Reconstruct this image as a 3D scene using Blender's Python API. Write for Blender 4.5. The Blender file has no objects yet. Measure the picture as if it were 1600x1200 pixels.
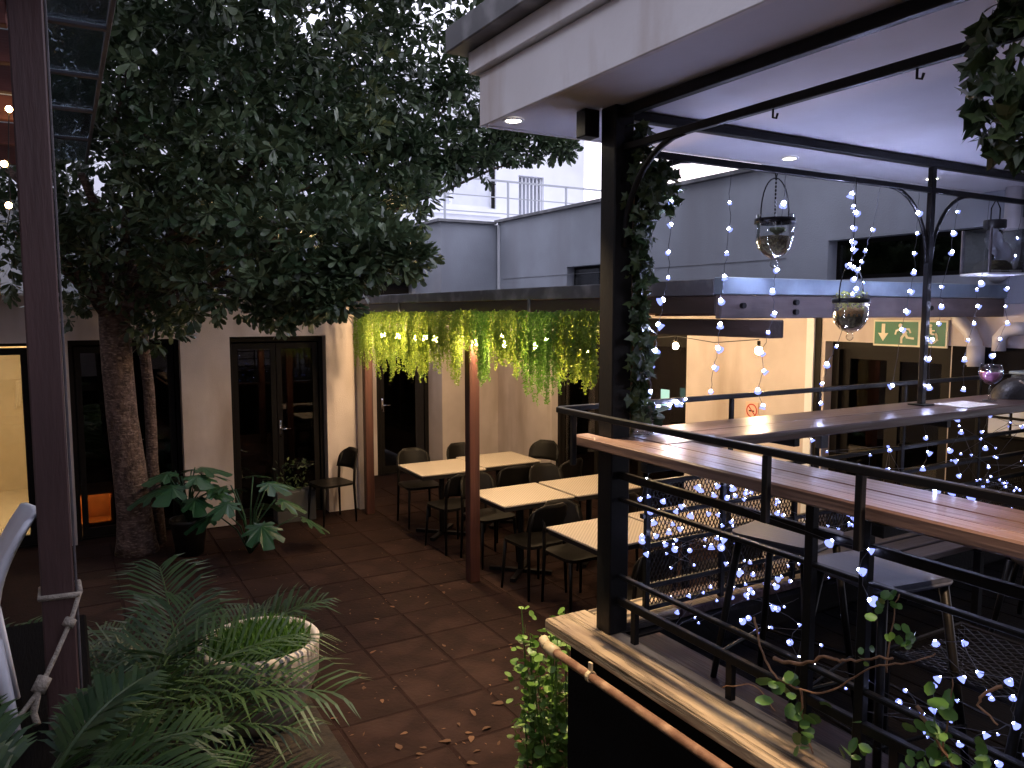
import bpy, math, random
import numpy as np
from mathutils import Vector, Matrix

random.seed(7); rng = np.random.default_rng(7)
R = math.radians
sc = bpy.context.scene
COL = sc.collection
ANG = R(30)                      # the courtyard's axes (u, v) are turned 30 degrees from the camera's
CU, SU = math.cos(ANG), math.sin(ANG)
EYE = 2.45

# ------------------------------------------------------------------ camera
cam = bpy.data.cameras.new('camera'); camo = bpy.data.objects.new('camera', cam); COL.objects.link(camo)
camo.location = (0, 0, EYE)
camo.rotation_euler = (R(90 - 5.35), 0, 0)
cam.sensor_width = 36; cam.lens = 1215 / 1600 * 36
cam.clip_start = 0.05; cam.clip_end = 500
sc.camera = camo

# ------------------------------------------------------------------ sky, sun, exposure
world = bpy.data.worlds.new('World'); sc.world = world; world.use_nodes = True
nt = world.node_tree; nt.nodes.clear()
sky = nt.nodes.new('ShaderNodeTexSky'); sky.sky_type = 'NISHITA'; sky.sun_disc = False
sky.sun_elevation = R(4); sky.sun_rotation = R(20); sky.altitude = 0
sky.air_density = 1.0; sky.dust_density = 3.0; sky.ozone_density = 1.5
cl = nt.nodes.new('ShaderNodeMixRGB'); cl.blend_type = 'MIX'; cl.inputs[0].default_value = 0.8
cl.inputs[2].default_value = (15.0, 15.0, 18.6, 1)      # even overcast dusk cloud in front of the clear sky
bg = nt.nodes.new('ShaderNodeBackground'); bg.inputs[1].default_value = 0.15
wo = nt.nodes.new('ShaderNodeOutputWorld')
nt.links.new(sky.outputs[0], cl.inputs[1]); nt.links.new(cl.outputs[0], bg.inputs[0]); nt.links.new(bg.outputs[0], wo.inputs[0])
sun = bpy.data.lights.new('sun', 'SUN'); sun.energy = 0.04; sun.angle = R(25); sun.color = (1, .9, .8)
suno = bpy.data.objects.new('sun', sun); COL.objects.link(suno)
suno.rotation_euler = (R(90 - 12), 0, R(180 - 20))
vs = sc.view_settings; vs.view_transform = 'Standard'; vs.look = 'None'; vs.exposure = 0; vs.gamma = 1; vs.use_curve_mapping = False

sc.render.engine = 'CYCLES'
cy = sc.cycles
cy.use_denoising = True
try: cy.denoiser = 'OPENIMAGEDENOISE'
except Exception: pass
cy.max_bounces = 7; cy.diffuse_bounces = 3; cy.glossy_bounces = 3; cy.transmission_bounces = 6; cy.transparent_max_bounces = 10
cy.caustics_reflective = False; cy.caustics_refractive = False
cy.sample_clamp_indirect = 3.0; cy.use_light_tree = True

# ------------------------------------------------------------------ materials
def new_mat(name):
    m = bpy.data.materials.new(name); m.use_nodes = True
    n = m.node_tree; b = n.nodes['Principled BSDF']
    return m, n, b
def M(name, c1, c2=None, rough=.6, metal=0, scale=6, detail=6, bump=0.0, bscale=60, stretch=(1, 1, 1), spec=.5, rvar=.12, lo=.35, hi=.65, coat=0, stain=None, bdist=.01):
    m, n, b = new_mat(name); L = n.links.new
    tc = n.nodes.new('ShaderNodeTexCoord'); mp = n.nodes.new('ShaderNodeMapping'); mp.inputs['Scale'].default_value = stretch
    L(tc.outputs['Object'], mp.inputs[0])
    nz = n.nodes.new('ShaderNodeTexNoise'); nz.inputs['Scale'].default_value = scale; nz.inputs['Detail'].default_value = detail
    L(mp.outputs[0], nz.inputs['Vector'])
    rp = n.nodes.new('ShaderNodeValToRGB'); rp.color_ramp.elements[0].position = lo; rp.color_ramp.elements[1].position = hi
    c2 = c2 or tuple(k * .75 for k in c1)
    rp.color_ramp.elements[0].color = (*c2, 1); rp.color_ramp.elements[1].color = (*c1, 1)
    L(nz.outputs[0], rp.inputs[0])
    colout = rp.outputs[0]
    if stain:
        n2 = n.nodes.new('ShaderNodeTexNoise'); n2.inputs['Scale'].default_value = stain[1]; n2.inputs['Detail'].default_value = 8
        mp2 = n.nodes.new('ShaderNodeMapping'); mp2.inputs['Scale'].default_value = stain[2] if len(stain) > 2 else (1, 1, 1)
        L(tc.outputs['Object'], mp2.inputs[0]); L(mp2.outputs[0], n2.inputs['Vector'])
        r2 = n.nodes.new('ShaderNodeValToRGB'); r2.color_ramp.elements[0].position = .5; r2.color_ramp.elements[1].position = .72
        L(n2.outputs[0], r2.inputs[0])
        mx = n.nodes.new('ShaderNodeMixRGB'); mx.inputs[2].default_value = (*stain[0], 1)
        L(r2.outputs[0], mx.inputs[0]); L(colout, mx.inputs[1]); colout = mx.outputs[0]
    L(colout, b.inputs['Base Color'])
    mr = n.nodes.new('ShaderNodeMapRange'); mr.inputs['To Min'].default_value = max(.03, rough - rvar); mr.inputs['To Max'].default_value = min(1, rough + rvar)
    L(nz.outputs[0], mr.inputs[0]); L(mr.outputs[0], b.inputs['Roughness'])
    b.inputs['Metallic'].default_value = metal; b.inputs['Specular IOR Level'].default_value = spec; b.inputs['Coat Weight'].default_value = coat
    if bump:
        nb = n.nodes.new('ShaderNodeTexNoise'); nb.inputs['Scale'].default_value = bscale; nb.inputs['Detail'].default_value = 5
        L(mp.outputs[0], nb.inputs['Vector'])
        bp = n.nodes.new('ShaderNodeBump'); bp.inputs['Strength'].default_value = bump; bp.inputs['Distance'].default_value = bdist
        L(nb.outputs[0], bp.inputs['Height']); L(bp.outputs[0], b.inputs['Normal'])
    return m
def cracked(m, axis):
    n = m.node_tree; b = n.nodes['Principled BSDF']; L = n.links.new
    src = b.inputs['Base Color'].links[0].from_socket
    tc = n.nodes.new('ShaderNodeTexCoord'); mp = n.nodes.new('ShaderNodeMapping'); mp.inputs['Scale'].default_value = (26, 1.5, 26) if axis == 'v' else (1.5, 26, 26)
    nd = n.nodes.new('ShaderNodeTexNoise'); nd.inputs['Scale'].default_value = 1.0; nd.inputs['Detail'].default_value = 7; nd.inputs['Roughness'].default_value = .62
    L(tc.outputs['Object'], mp.inputs[0]); L(mp.outputs[0], nd.inputs['Vector'])
    r = n.nodes.new('ShaderNodeValToRGB'); r.color_ramp.elements[0].position = .36; r.color_ramp.elements[1].position = .50
    L(nd.outputs[0], r.inputs[0]); mx = n.nodes.new('ShaderNodeMixRGB'); mx.blend_type = 'MULTIPLY'; mx.inputs[0].default_value = .85
    L(src, mx.inputs[1]); L(r.outputs[0], mx.inputs[2]); L(mx.outputs[0], b.inputs['Base Color'])
    bp = n.nodes.new('ShaderNodeBump'); bp.inputs['Strength'].default_value = .9; bp.inputs['Distance'].default_value = .012
    L(r.outputs[0], bp.inputs['Height'])
    if b.inputs['Normal'].links: L(b.inputs['Normal'].links[0].from_socket, bp.inputs['Normal'])
    L(bp.outputs[0], b.inputs['Normal'])
def leafmat(name, c1, c2, rough=.4, trans=.2, tcol=None, spec=.5):
    m, n, b = new_mat(name); L = n.links.new
    at = n.nodes.new('ShaderNodeAttribute'); at.attribute_name = 'tint'
    mx = n.nodes.new('ShaderNodeMixRGB'); mx.inputs[1].default_value = (*c1, 1); mx.inputs[2].default_value = (*c2, 1)
    L(at.outputs['Fac'], mx.inputs[0]); L(mx.outputs[0], b.inputs['Base Color'])
    b.inputs['Roughness'].default_value = rough; b.inputs['Specular IOR Level'].default_value = spec
    tr = n.nodes.new('ShaderNodeBsdfTranslucent')
    if tcol: tr.inputs[0].default_value = (*tcol, 1)
    else: L(mx.outputs[0], tr.inputs[0])
    ms = n.nodes.new('ShaderNodeMixShader'); ms.inputs[0].default_value = trans
    L(b.outputs[0], ms.inputs[1]); L(tr.outputs[0], ms.inputs[2]); L(ms.outputs[0], n.nodes['Material Output'].inputs[0])
    return m
def emit(name, col, s):
    m = bpy.data.materials.new(name); m.use_nodes = True; n = m.node_tree; n.nodes.clear()
    e = n.nodes.new('ShaderNodeEmission'); e.inputs[0].default_value = (*col, 1); e.inputs[1].default_value = s
    o = n.nodes.new('ShaderNodeOutputMaterial'); n.links.new(e.outputs[0], o.inputs[0]); return m
def paneglass(name, tint=(.9, .92, .92), base=.06, rough=0.0):
    m = bpy.data.materials.new(name); m.use_nodes = True; n = m.node_tree; n.nodes.clear()
    t = n.nodes.new('ShaderNodeBsdfTransparent'); t.inputs[0].default_value = (*tint, 1)
    g = n.nodes.new('ShaderNodeBsdfGlossy'); g.inputs['Roughness'].default_value = rough
    lw = n.nodes.new('ShaderNodeLayerWeight'); lw.inputs[0].default_value = .25
    mr = n.nodes.new('ShaderNodeMapRange'); mr.inputs['To Min'].default_value = base; mr.inputs['To Max'].default_value = .7
    ms = n.nodes.new('ShaderNodeMixShader'); o = n.nodes.new('ShaderNodeOutputMaterial'); L = n.links.new
    L(lw.outputs['Fresnel'], mr.inputs[0]); L(mr.outputs[0], ms.inputs[0]); L(t.outputs[0], ms.inputs[1]); L(g.outputs[0], ms.inputs[2]); L(ms.outputs[0], o.inputs[0])
    return m

PL_CREAM = M('cream_plaster', (.62, .55, .53), (.53, .465, .445), .85, scale=2.5, bump=.25, bscale=90, stain=((.40, .33, .29), 1.7, (1.2, 1.2, .3)))
PL_GREY = M('grey_plaster', (.36, .385, .44), (.30, .32, .365), .9, scale=1.6, bump=.25, bscale=70, stain=((.28, .29, .325), .8, (1.6, 1.6, .3)))
PL_WHITE = M('white_wall_paint', (.82, .83, .86), (.74, .75, .79), .8, scale=1.5, bump=.1)
CEIL = M('white_ceiling_paint', (.70, .70, .755), (.63, .625, .68), .75, scale=1.6, bump=.12, bscale=25, stain=((.54, .52, .54), .9))
FASC = M('off_white_fascia_paint', (.74, .73, .755), (.67, .655, .675), .65, scale=2.2, bump=.12, bscale=30, stain=((.46, .39, .36), 2.2, (1.6, 1.6, .35)))
GUTTER = M('dark_grey_sheet_metal', (.16, .16, .17), (.10, .10, .11), .45, .3, scale=3, stain=((.3, .3, .31), 5))
FLASH = M('galvanised_flashing', (.34, .42, .50), (.24, .31, .38), .35, .55, scale=5, rvar=.15, stain=((.16, .19, .22), 3))
STEEL = M('black_painted_steel', (.005, .005, .0055), (.008, .007, .007), .42, scale=9, bump=.1, bscale=50, rvar=.1, spec=.22)
CONC = M('charcoal_wall_paint', (.011, .010, .010), (.008, .007, .007), .9, spec=.08, scale=3, bump=.25, bscale=50)
WOOD_V = M('weathered_coping_timber', (.40, .30, .185), (.16, .105, .068), .7, scale=4.5, detail=12, bump=1.0, bscale=11, stretch=(2.4, .5, 2.4), lo=.3, hi=.62, stain=((.075, .042, .03), 3.6, (1.4, .45, 1)))
WOOD_U = M('weathered_coping_timber_cross', (.40, .30, .185), (.16, .105, .068), .7, scale=4.5, detail=12, bump=1.0, bscale=11, stretch=(.5, 2.4, 2.4), lo=.3, hi=.62, stain=((.075, .042, .03), 3.6, (.45, 1.4, 1)))
BAR_V = M('varnished_counter_timber', (.185, .122, .102), (.078, .046, .037), .33, scale=8, detail=11, bump=.6, bscale=14, stretch=(3, .12, 3), lo=.32, hi=.66, stain=((.045, .024, .016), 1.9, (1.6, .3, 1)), bdist=.006)
BAR_U = M('varnished_counter_timber_cross', (.185, .122, .102), (.078, .046, .037), .33, scale=8, detail=11, bump=.6, bscale=14, stretch=(.12, 3, 3), lo=.32, hi=.66, stain=((.045, .024, .016), 1.9, (.3, 1.6, 1)), bdist=.006)
POSTW = M('red_brown_stained_timber', (.085, .026, .017), (.045, .014, .009), .6, scale=8, bump=.4, bscale=25, stretch=(3, 3, .2))
BEAMW = M('dark_stained_beam', (.055, .034, .026), (.035, .021, .016), .6, scale=6, bump=.4, bscale=25, stretch=(2, .25, 2))
BEAMU = M('grey_brown_fascia_board', (.16, .12, .115), (.08, .06, .055), .6, scale=6, bump=.35, bscale=25, stretch=(.25, 2, 2), stain=((.24, .18, .16), 2))
LPOST = M('purple_brown_painted_timber', (.095, .05, .048), (.066, .034, .033), .6, scale=5, bump=.35, bscale=30, stretch=(2, 2, .25))
RAFTER = M('red_stained_rafter', (.26, .085, .06), (.17, .055, .04), .6, scale=6, bump=.3, stretch=(.3, 2, 2))
SLAB = M('brown_paving_slab', (.037, .0195, .0160), (.021, .011, .009), .88, scale=4, bump=.55, bscale=35, rvar=.1, spec=.12, stain=((.016, .0085, .007), 1.7))
SLAB2 = M('darker_brown_paving_slab', (.034, .0175, .0145), (.019, .0098, .0082), .88, scale=5, bump=.55, bscale=35, rvar=.1, spec=.12, stain=((.048, .026, .021), 2.1))
SOIL = M('dark_soil', (.035, .025, .018), (.015, .011, .008), .95, scale=20, bump=.8, bscale=40)
DECKF = M('dark_deck_boards', (.005, .004, .0042), (.003, .0025, .0026), .85, spec=.06, scale=6, bump=.4, stretch=(2, .2, 2))
DFRAME = M('dark_bronze_door_frame', (.010, .008, .0075), (.007, .006, .0055), .6, scale=8, spec=.15)
DARKROOM = M('unlit_room_wall', (.010, .009, .008), (.007, .006, .006), .9)  # near-black colour stands in for the rooms being unlit
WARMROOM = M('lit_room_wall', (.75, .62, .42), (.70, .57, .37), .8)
BARK = M('rough_tree_bark', (.135, .088, .072), (.045, .027, .022), .9, scale=14, detail=10, bump=1.0, bscale=24, stretch=(1, 1, .8), bdist=.03, stain=((.26, .19, .155), 22, (1, 1, 3)))
TWIG = M('brown_vine_stem', (.32, .17, .085), (.15, .075, .04), .7, scale=20, bump=.5)
BLACKP = M('black_plastic', (.012, .012, .012), (.018, .017, .017), .35, scale=10)
CHAIRB = M('black_lacquered_chair', (.006, .0055, .005), (.009, .008, .007), .42, scale=9, rvar=.08, spec=.16)
WHITEP = M('white_plastic', (.72, .73, .80), (.66, .67, .74), .4, scale=8)
POTW = M('whitewashed_clay_pot', (.66, .60, .55), (.52, .46, .41), .85, scale=5, bump=.5, bscale=30, stain=((.24, .19, .15), 3))
GREYBOX = M('grey_fibre_planter', (.075, .075, .075), (.055, .055, .055), .8, scale=5, bump=.2)
STOOL = M('brushed_stool_metal', (.06, .065, .095), (.045, .05, .07), .5, .0, scale=30, stretch=(1, .1, 1), bump=.06)
BENCHW = M('grey_bench_slat', (.13, .115, .125), (.08, .07, .075), .6, scale=8, bump=.3, stretch=(.2, 2, 2))
TUB = M('olive_brown_upholstery', (.17, .13, .085), (.13, .095, .06), .8, scale=40, bump=.4, bscale=200)
CHROME = M('chrome', (.75, .75, .76), (.7, .7, .7), .15, 1)
ROPE = M('off_white_rope', (.42, .37, .31), (.28, .24, .2), .9, scale=60, bump=.8, bscale=120)
RUST = M('rusty_pipe_paint', (.24, .125, .078), (.15, .075, .047), .6, scale=9, bump=.3, stain=((.45, .3, .2), 9))
BRASS = M('pale_pipe_fitting', (.55, .46, .3), (.4, .32, .2), .5)
PVC = M('white_pvc_pipe', (.62, .60, .62), (.54, .52, .54), .45, scale=4)
SIGNG = M('sign_green', (.005, .15, .08), (.004, .13, .07), .5)
SIGNY = M('sign_cream', (.72, .70, .56), (.68, .66, .52), .55)
SIGNR = M('sign_red', (.5, .03, .02), (.45, .025, .018), .5)
SIGNW = M('sign_peach', (.75, .5, .38), (.7, .46, .35), .6)
PAPER = M('white_paper', (.8, .78, .74), (.74, .72, .68), .8)
PANEW = M('white_pane', (.7, .72, .78), (.64, .66, .72), .4)
CURT = M('pale_curtain', (.55, .57, .63), (.38, .40, .45), .9, scale=18, stretch=(1, 1, .03))
LEATHER = M('black_leather', (.012, .011, .011), (.02, .018, .017), .45, scale=30, bump=.5, bscale=90)
WIRE = M('silver_light_wire', (.10, .10, .12), (.07, .07, .085), .5, .3)
WIRED = M('black_cable', (.01, .01, .01), None, .5)
MOSS = M('terrarium_moss', (.12, .10, .04), (.05, .035, .015), .9, scale=60, bump=1, bscale=120)
MOSSO = M('ochre_moss', (.30, .15, .03), (.16, .09, .02), .9, scale=70, bump=1, bscale=140)
PEBB = M('white_pebble', (.7, .68, .65), (.6, .58, .55), .5)
PINK = M('pink_drink', (.80, .30, .55), (.72, .25, .48), .2)
PETAL = M('white_silk_petal', (.8, .8, .84), (.74, .74, .8), .6)
FALLEN = leafmat('fallen_leaf_brown', (.085, .036, .015), (.18, .085, .04), .75, .1)
CROWN = leafmat('dark_glossy_tree_leaf', (.034, .062, .028), (.115, .155, .078), .36, .10, None, .5)
PALML = leafmat('palm_leaflet', (.014, .042, .011), (.045, .088, .024), .45, .18)
GRASSM = leafmat('pot_grass', (.05, .13, .02), (.10, .22, .04), .5, .25)
MONST = leafmat('monstera_leaf', (.018, .07, .03), (.04, .11, .05), .3, .12)
IVYM = leafmat('ivy_leaf', (.022, .045, .018), (.075, .11, .04), .4, .12)
VINEM = leafmat('glossy_vine_leaf', (.06, .14, .03), (.12, .24, .06), .28, .15)
SHRUBM = leafmat('bright_shrub_leaf', (.09, .20, .03), (.20, .34, .07), .4, .25)
TRAILM = leafmat('trailing_plant_leaf', (.065, .155, .02), (.23, .32, .055), .5, .5, (.32, .44, .05))
TRAILG = leafmat('green_trailing_plant_leaf', (.05, .17, .025), (.16, .29, .05), .45, .45, (.20, .40, .05))
SUCC = leafmat('succulent_leaf', (.12, .16, .09), (.22, .26, .15), .5, .2)
TERRL = leafmat('terrarium_leaf', (.30, .34, .08), (.55, .55, .18), .5, .3)
PANE = paneglass('door_glass', (.55, .56, .56), .045)
CLEAR = paneglass('clear_glass', (.94, .96, .97), .05)
CANG = paneglass('canopy_glass', (.55, .62, .68), .10, .15)
LEDM = emit('fairy_led', (.55, .60, 1.0), 270)
LEDC = emit('fairy_led_halo_cap', (.28, .34, 1.0), 1.9)  # blue emission on the cap imitates the halo round each LED
BULBM = emit('warm_bulb', (1.0, .67, .36), 960)
WARMLED = emit('small_warm_lamp', (1.0, .62, .25), 60)
DLM = emit('downlight_lens', (1.0, .86, .66), 40)
GREENL = emit('lit_push_button', (.65, 1.0, .8), .9)
SOIL2 = M('joint_sand', (.026, .0125, .0105), (.017, .0085, .0072), .95, spec=.1, scale=12, bump=.5)
STEELG = M('grey_rail_paint', (.45, .47, .5), (.4, .42, .45), .5)
DARKPL = M('dark_stained_shaded_plank', (.075, .045, .045), (.03, .018, .018), .5, spec=.2, scale=8, detail=10, bump=.6, bscale=14, stretch=(3, .15, 3))
GLASSR = bpy.data.materials.new('drinking_glass'); GLASSR.use_nodes = True; _b = GLASSR.node_tree.nodes['Principled BSDF']; _b.inputs['Transmission Weight'].default_value = 1; _b.inputs['Roughness'].default_value = .02; _b.inputs['IOR'].default_value = 1.45
cracked(WOOD_V, 'v'); cracked(WOOD_U, 'u')
def table_mat():
    m, n, b = new_mat('woven_cream_table_top'); L = n.links.new
    tc = n.nodes.new('ShaderNodeTexCoord'); mp = n.nodes.new('ShaderNodeMapping'); mp.inputs['Scale'].default_value = (62, 62, 62)
    L(tc.outputs['Object'], mp.inputs[0])
    ck = n.nodes.new('ShaderNodeTexChecker'); ck.inputs['Scale'].default_value = 1
    ck.inputs[1].default_value = (.52, .46, .39, 1); ck.inputs[2].default_value = (.33, .28, .225, 1)
    L(mp.outputs[0], ck.inputs[0]); L(ck.outputs[0], b.inputs['Base Color']); b.inputs['Roughness'].default_value = .5
    return m
TABLETOP = table_mat()

# ------------------------------------------------------------------ building helpers
def W(u, v, z=0): return Vector((u * CU - v * SU, u * SU + v * CU, z))
class MB:
    def __init__(s): s.v = []; s.f = []; s.t = []
    def add(s, vs, fs, t=.5):
        o = len(s.v); s.v += [tuple(p) for p in vs]; s.f += [tuple(i + o for i in f) for f in fs]; s.t += [t] * len(vs); return s
    def box(s, u0, u1, v0, v1, z0, z1, t=.5):
        return s.add([(u0, v0, z0), (u1, v0, z0), (u1, v1, z0), (u0, v1, z0), (u0, v0, z1), (u1, v0, z1), (u1, v1, z1), (u0, v1, z1)],
                     [(0, 3, 2, 1), (4, 5, 6, 7), (0, 1, 5, 4), (1, 2, 6, 5), (2, 3, 7, 6), (3, 0, 4, 7)], t)
    def bbox(s, u0, u1, v0, v1, z0, z1, b=.006):     # box with bevelled edges
        c = [((u0 + u1) / 2, (v0 + v1) / 2, (z0 + z1) / 2)][0]; h = [(u1 - u0) / 2, (v1 - v0) / 2, (z1 - z0) / 2]
        b = min(b, *(k * .45 for k in h)); idx = {}; vs = []
        for sx in (-1, 1):
            for sy in (-1, 1):
                for sz in (-1, 1):
                    for ax in range(3):
                        p = [sx * h[0], sy * h[1], sz * h[2]]
                        for k in range(3):
                            if k != ax: p[k] -= (sx, sy, sz)[k] * b
                        idx[(sx, sy, sz, ax)] = len(vs); vs.append((c[0] + p[0], c[1] + p[1], c[2] + p[2]))
        fs = []
        for ax in range(3):
            for sg in (-1, 1):
                q = []
                for (a, d) in ((-1, -1), (1, -1), (1, 1), (-1, 1)):
                    k = [0, 0, 0]; k[ax] = sg; k[(ax + 1) % 3] = a; k[(ax + 2) % 3] = d; q.append(idx[(*k, ax)])
                fs.append(tuple(q if sg > 0 else q[::-1]))
        for ax in range(3):
            a1, a2 = (ax + 1) % 3, (ax + 2) % 3
            for s1 in (-1, 1):
                for s2 in (-1, 1):
                    def K(sa, face):
                        k = [0, 0, 0]; k[ax] = sa; k[a1] = s1; k[a2] = s2; return idx[(*k, face)]
                    fs.append((K(-1, a1), K(1, a1), K(1, a2), K(-1, a2)))
        for sx in (-1, 1):
            for sy in (-1, 1):
                for sz in (-1, 1): fs.append(tuple(idx[(sx, sy, sz, a)] for a in range(3)))
        return s.add(vs, fs)
    def tube(s, pts, r, n=8, cap=True, t=.5):
        pts = [Vector(p) for p in pts]; k = len(pts); rr = r if isinstance(r, (list, tuple)) else [r] * k
        d0 = (pts[1] - pts[0]).normalized(); a = d0.orthogonal().normalized(); vs = []
        for i, p in enumerate(pts):
            d = ((pts[min(i + 1, k - 1)] - pts[max(i - 1, 0)])).normalized()
            a = (a - d * a.dot(d)); a = a.normalized() if a.length > 1e-6 else d.orthogonal().normalized(); b = d.cross(a)
            for j in range(n):
                th = 2 * math.pi * j / n; vs.append(p + (a * math.cos(th) + b * math.sin(th)) * rr[i])
        fs = [(i * n + j, i * n + (j + 1) % n, (i + 1) * n + (j + 1) % n, (i + 1) * n + j) for i in range(k - 1) for j in range(n)]
        if cap: fs += [tuple(range(n))[::-1], tuple((k - 1) * n + j for j in range(n))]
        return s.add(vs, fs, t)
    def lathe(s, prof, c=(0, 0, 0), n=20, t=.5):
        vs = []; k = len(prof)
        for (r, z) in prof:
            for j in range(n):
                th = 2 * math.pi * j / n; vs.append((c[0] + r * math.cos(th), c[1] + r * math.sin(th), c[2] + z))
        fs = [(i * n + j, i * n + (j + 1) % n, (i + 1) * n + (j + 1) % n, (i + 1) * n + j) for i in range(k - 1) for j in range(n)]
        return s.add(vs, fs, t)
    def bar(s, a, b, w, h=None, t=.5):               # rectangular bar between two points
        a, b = Vector(a), Vector(b); h = h or w; d = (b - a).normalized()
        up = Vector((0, 0, 1)) if abs(d.z) < .95 else Vector((0, 1, 0))
        x = d.cross(up).normalized(); y = x.cross(d); vs = []
        for p in (a, b):
            for (i, j) in ((-1, -1), (1, -1), (1, 1), (-1, 1)): vs.append(p + x * i * w / 2 + y * j * h / 2)
        return s.add(vs, [(0, 1, 2, 3), (7, 6, 5, 4), (0, 4, 5, 1), (1, 5, 6, 2), (2, 6, 7, 3), (3, 7, 4, 0)], t)
    def prism(s, poly, axis, a0, a1):                # outline (2 axes) extruded along the third
        k = len(poly)
        def P(p, a): return {'u': (a, p[0], p[1]), 'v': (p[0], a, p[1]), 'z': (p[0], p[1], a)}[axis]
        vs = [P(p, a0) for p in poly] + [P(p, a1) for p in poly]
        return s.add(vs, [tuple(range(k))[::-1], tuple(range(k, 2 * k))] + [(i, (i + 1) % k, k + (i + 1) % k, k + i) for i in range(k)])
    def build(s, name, mat, parent=None, base=None, smooth=False, rot=ANG):
        if parent is not None and base is None: base = parent.get('_b', (0, 0, 0))
        base = base if base is not None else (0, 0, 0)
        me = bpy.data.meshes.new(name)
        me.from_pydata([(p[0] - base[0], p[1] - base[1], p[2] - base[2]) for p in s.v], [], s.f)
        at = me.attributes.new('tint', 'FLOAT', 'POINT'); at.data.foreach_set('value', s.t)
        if smooth: me.polygons.foreach_set('use_smooth', [True] * len(me.polygons))
        me.materials.append(mat); me.update()
        return link(name, me, parent, base, rot)
BASE = {}
def link(name, me, parent=None, base=(0, 0, 0), rot=ANG):
    o = bpy.data.objects.new(name, me); COL.objects.link(o)
    if parent is not None: o.parent = parent
    else: o.location = W(*base); o.rotation_euler = (0, 0, rot); BASE[o.name] = base
    return o
def tag(o, label, cat, group=None):
    o['label'] = label; o['category'] = cat
    if group: o['group'] = group
    return o
def thing(name, label, cat, base, group=None, rot=ANG):
    o = bpy.data.objects.new(name, None); COL.objects.link(o); o.empty_display_size = .1
    o.location = W(*base); o.rotation_euler = (0, 0, rot); BASE[o.name] = base
    return tag(o, label, cat, group)
def part(mb, name, mat, parent, smooth=False):       # parts given in courtyard coordinates
    root = parent
    while root.parent is not None: root = root.parent
    return mb.build(name, mat, parent, BASE[root.name], smooth)
def lpart(mb, name, mat, parent, smooth=False):      # parts given in the thing's own coordinates
    return mb.build(name, mat, parent, (0, 0, 0), smooth)
def struct(o): o['kind'] = 'structure'; return o
def copy_tree(o, parent=None):
    c = o.copy(); COL.objects.link(c)
    if parent is not None: c.parent = parent; c.matrix_parent_inverse = Matrix()
    for ch in list(o.children): copy_tree(ch, c)
    return c
def place(o, base, rot): o.location = W(*base); o.rotation_euler = (0, 0, ANG + rot); BASE[o.name] = base

def orth(d):
    a = np.where(np.abs(d[:, 2:3]) < .9, np.array([[0, 0, 1.]]), np.array([[1., 0, 0]]))
    x = np.cross(d, a); return x / np.linalg.norm(x, axis=1, keepdims=True)
def unit(a): return a / np.maximum(np.linalg.norm(a, axis=-1, keepdims=True), 1e-9)
LEAF = dict(
    obov=(np.array([(0, 0, 0), (.10, .30, .02), (.18, .62, .04), (.13, .90, .02), (0, 1, -.03), (-.13, .90, .02), (-.18, .62, .04), (-.10, .30, .02)]),
          [(0, 1, 7), (1, 2, 7), (2, 6, 7), (2, 3, 6), (3, 5, 6), (3, 4, 5)]),
    round=(np.array([(0, 0, 0), (.30, .2, .03), (.42, .55, .04), (.24, .9, 0), (0, 1, -.03), (-.24, .9, 0), (-.42, .55, .04), (-.30, .2, .03), (0, .5, -.05)]),
           [(i, (i + 1) % 8, 8) for i in range(8)]),
    ivy=(np.array([(0, .1, 0), (.28, -.05, .02), (.25, .22, .02), (.52, .42, -.05), (.22, .52, .02), (0, 1, -.08), (-.22, .52, .02), (-.52, .42, -.05), (-.25, .22, .02), (-.28, -.05, .02), (0, .35, .05)]),
         [(i, (i + 1) % 10, 10) for i in range(10)]),
    lance=(np.array([(0, 0, 0), (.13, .45, .02), (0, 1, 0), (-.13, .45, .02)]), [(0, 1, 2), (0, 2, 3)]),
    tiny=(np.array([(0, 0, 0), (.42, .5, .08), (0, 1, 0), (-.42, .5, .08)]), [(0, 1, 2, 3)]))
def leaves(kind, P, D, N, S, tint, wid=1.0):
    """vectorised leaves: base points, directions, normals, sizes -> verts, faces, tint"""
    T, F = LEAF[kind]; P, D, N, S = map(np.asarray, (P, D, N, S))
    D = unit(D); X = unit(np.cross(D, N)); N = np.cross(X, D)
    V = P[:, None, :] + S[:, None, None] * (T[None, :, 0:1] * X[:, None, :] * wid + T[None, :, 1:2] * D[:, None, :] + T[None, :, 2:3] * N[:, None, :])
    k = len(T); fs = []
    off = (np.arange(len(P)) * k)
    F = np.array(F); A = (off[:, None, None] + F[None]).reshape(-1, F.shape[1])
    return V.reshape(-1, 3), A, np.repeat(np.asarray(tint), k)
def leafmesh(name, chunks, mat, parent=None, base=(0, 0, 0), smooth=False):
    vs, fs, ts, o = [], [], [], 0
    for (v, f, t) in chunks:
        vs.append(v); fs += (f + o).tolist(); ts.append(t); o += len(v)
    vs = np.concatenate(vs) - np.array(base); ts = np.concatenate(ts)
    me = bpy.data.meshes.new(name); me.from_pydata(vs.tolist(), [], fs)
    at = me.attributes.new('tint', 'FLOAT', 'POINT'); at.data.foreach_set('value', ts.astype(np.float32))
    if smooth: me.polygons.foreach_set('use_smooth', [True] * len(me.polygons))
    me.materials.append(mat)
    return link(name, me, parent, base)
def rbase(o):
    while o.parent is not None: o = o.parent
    return BASE[o.name]
def rvec(n): return unit(rng.normal(size=(n, 3)))

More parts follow.
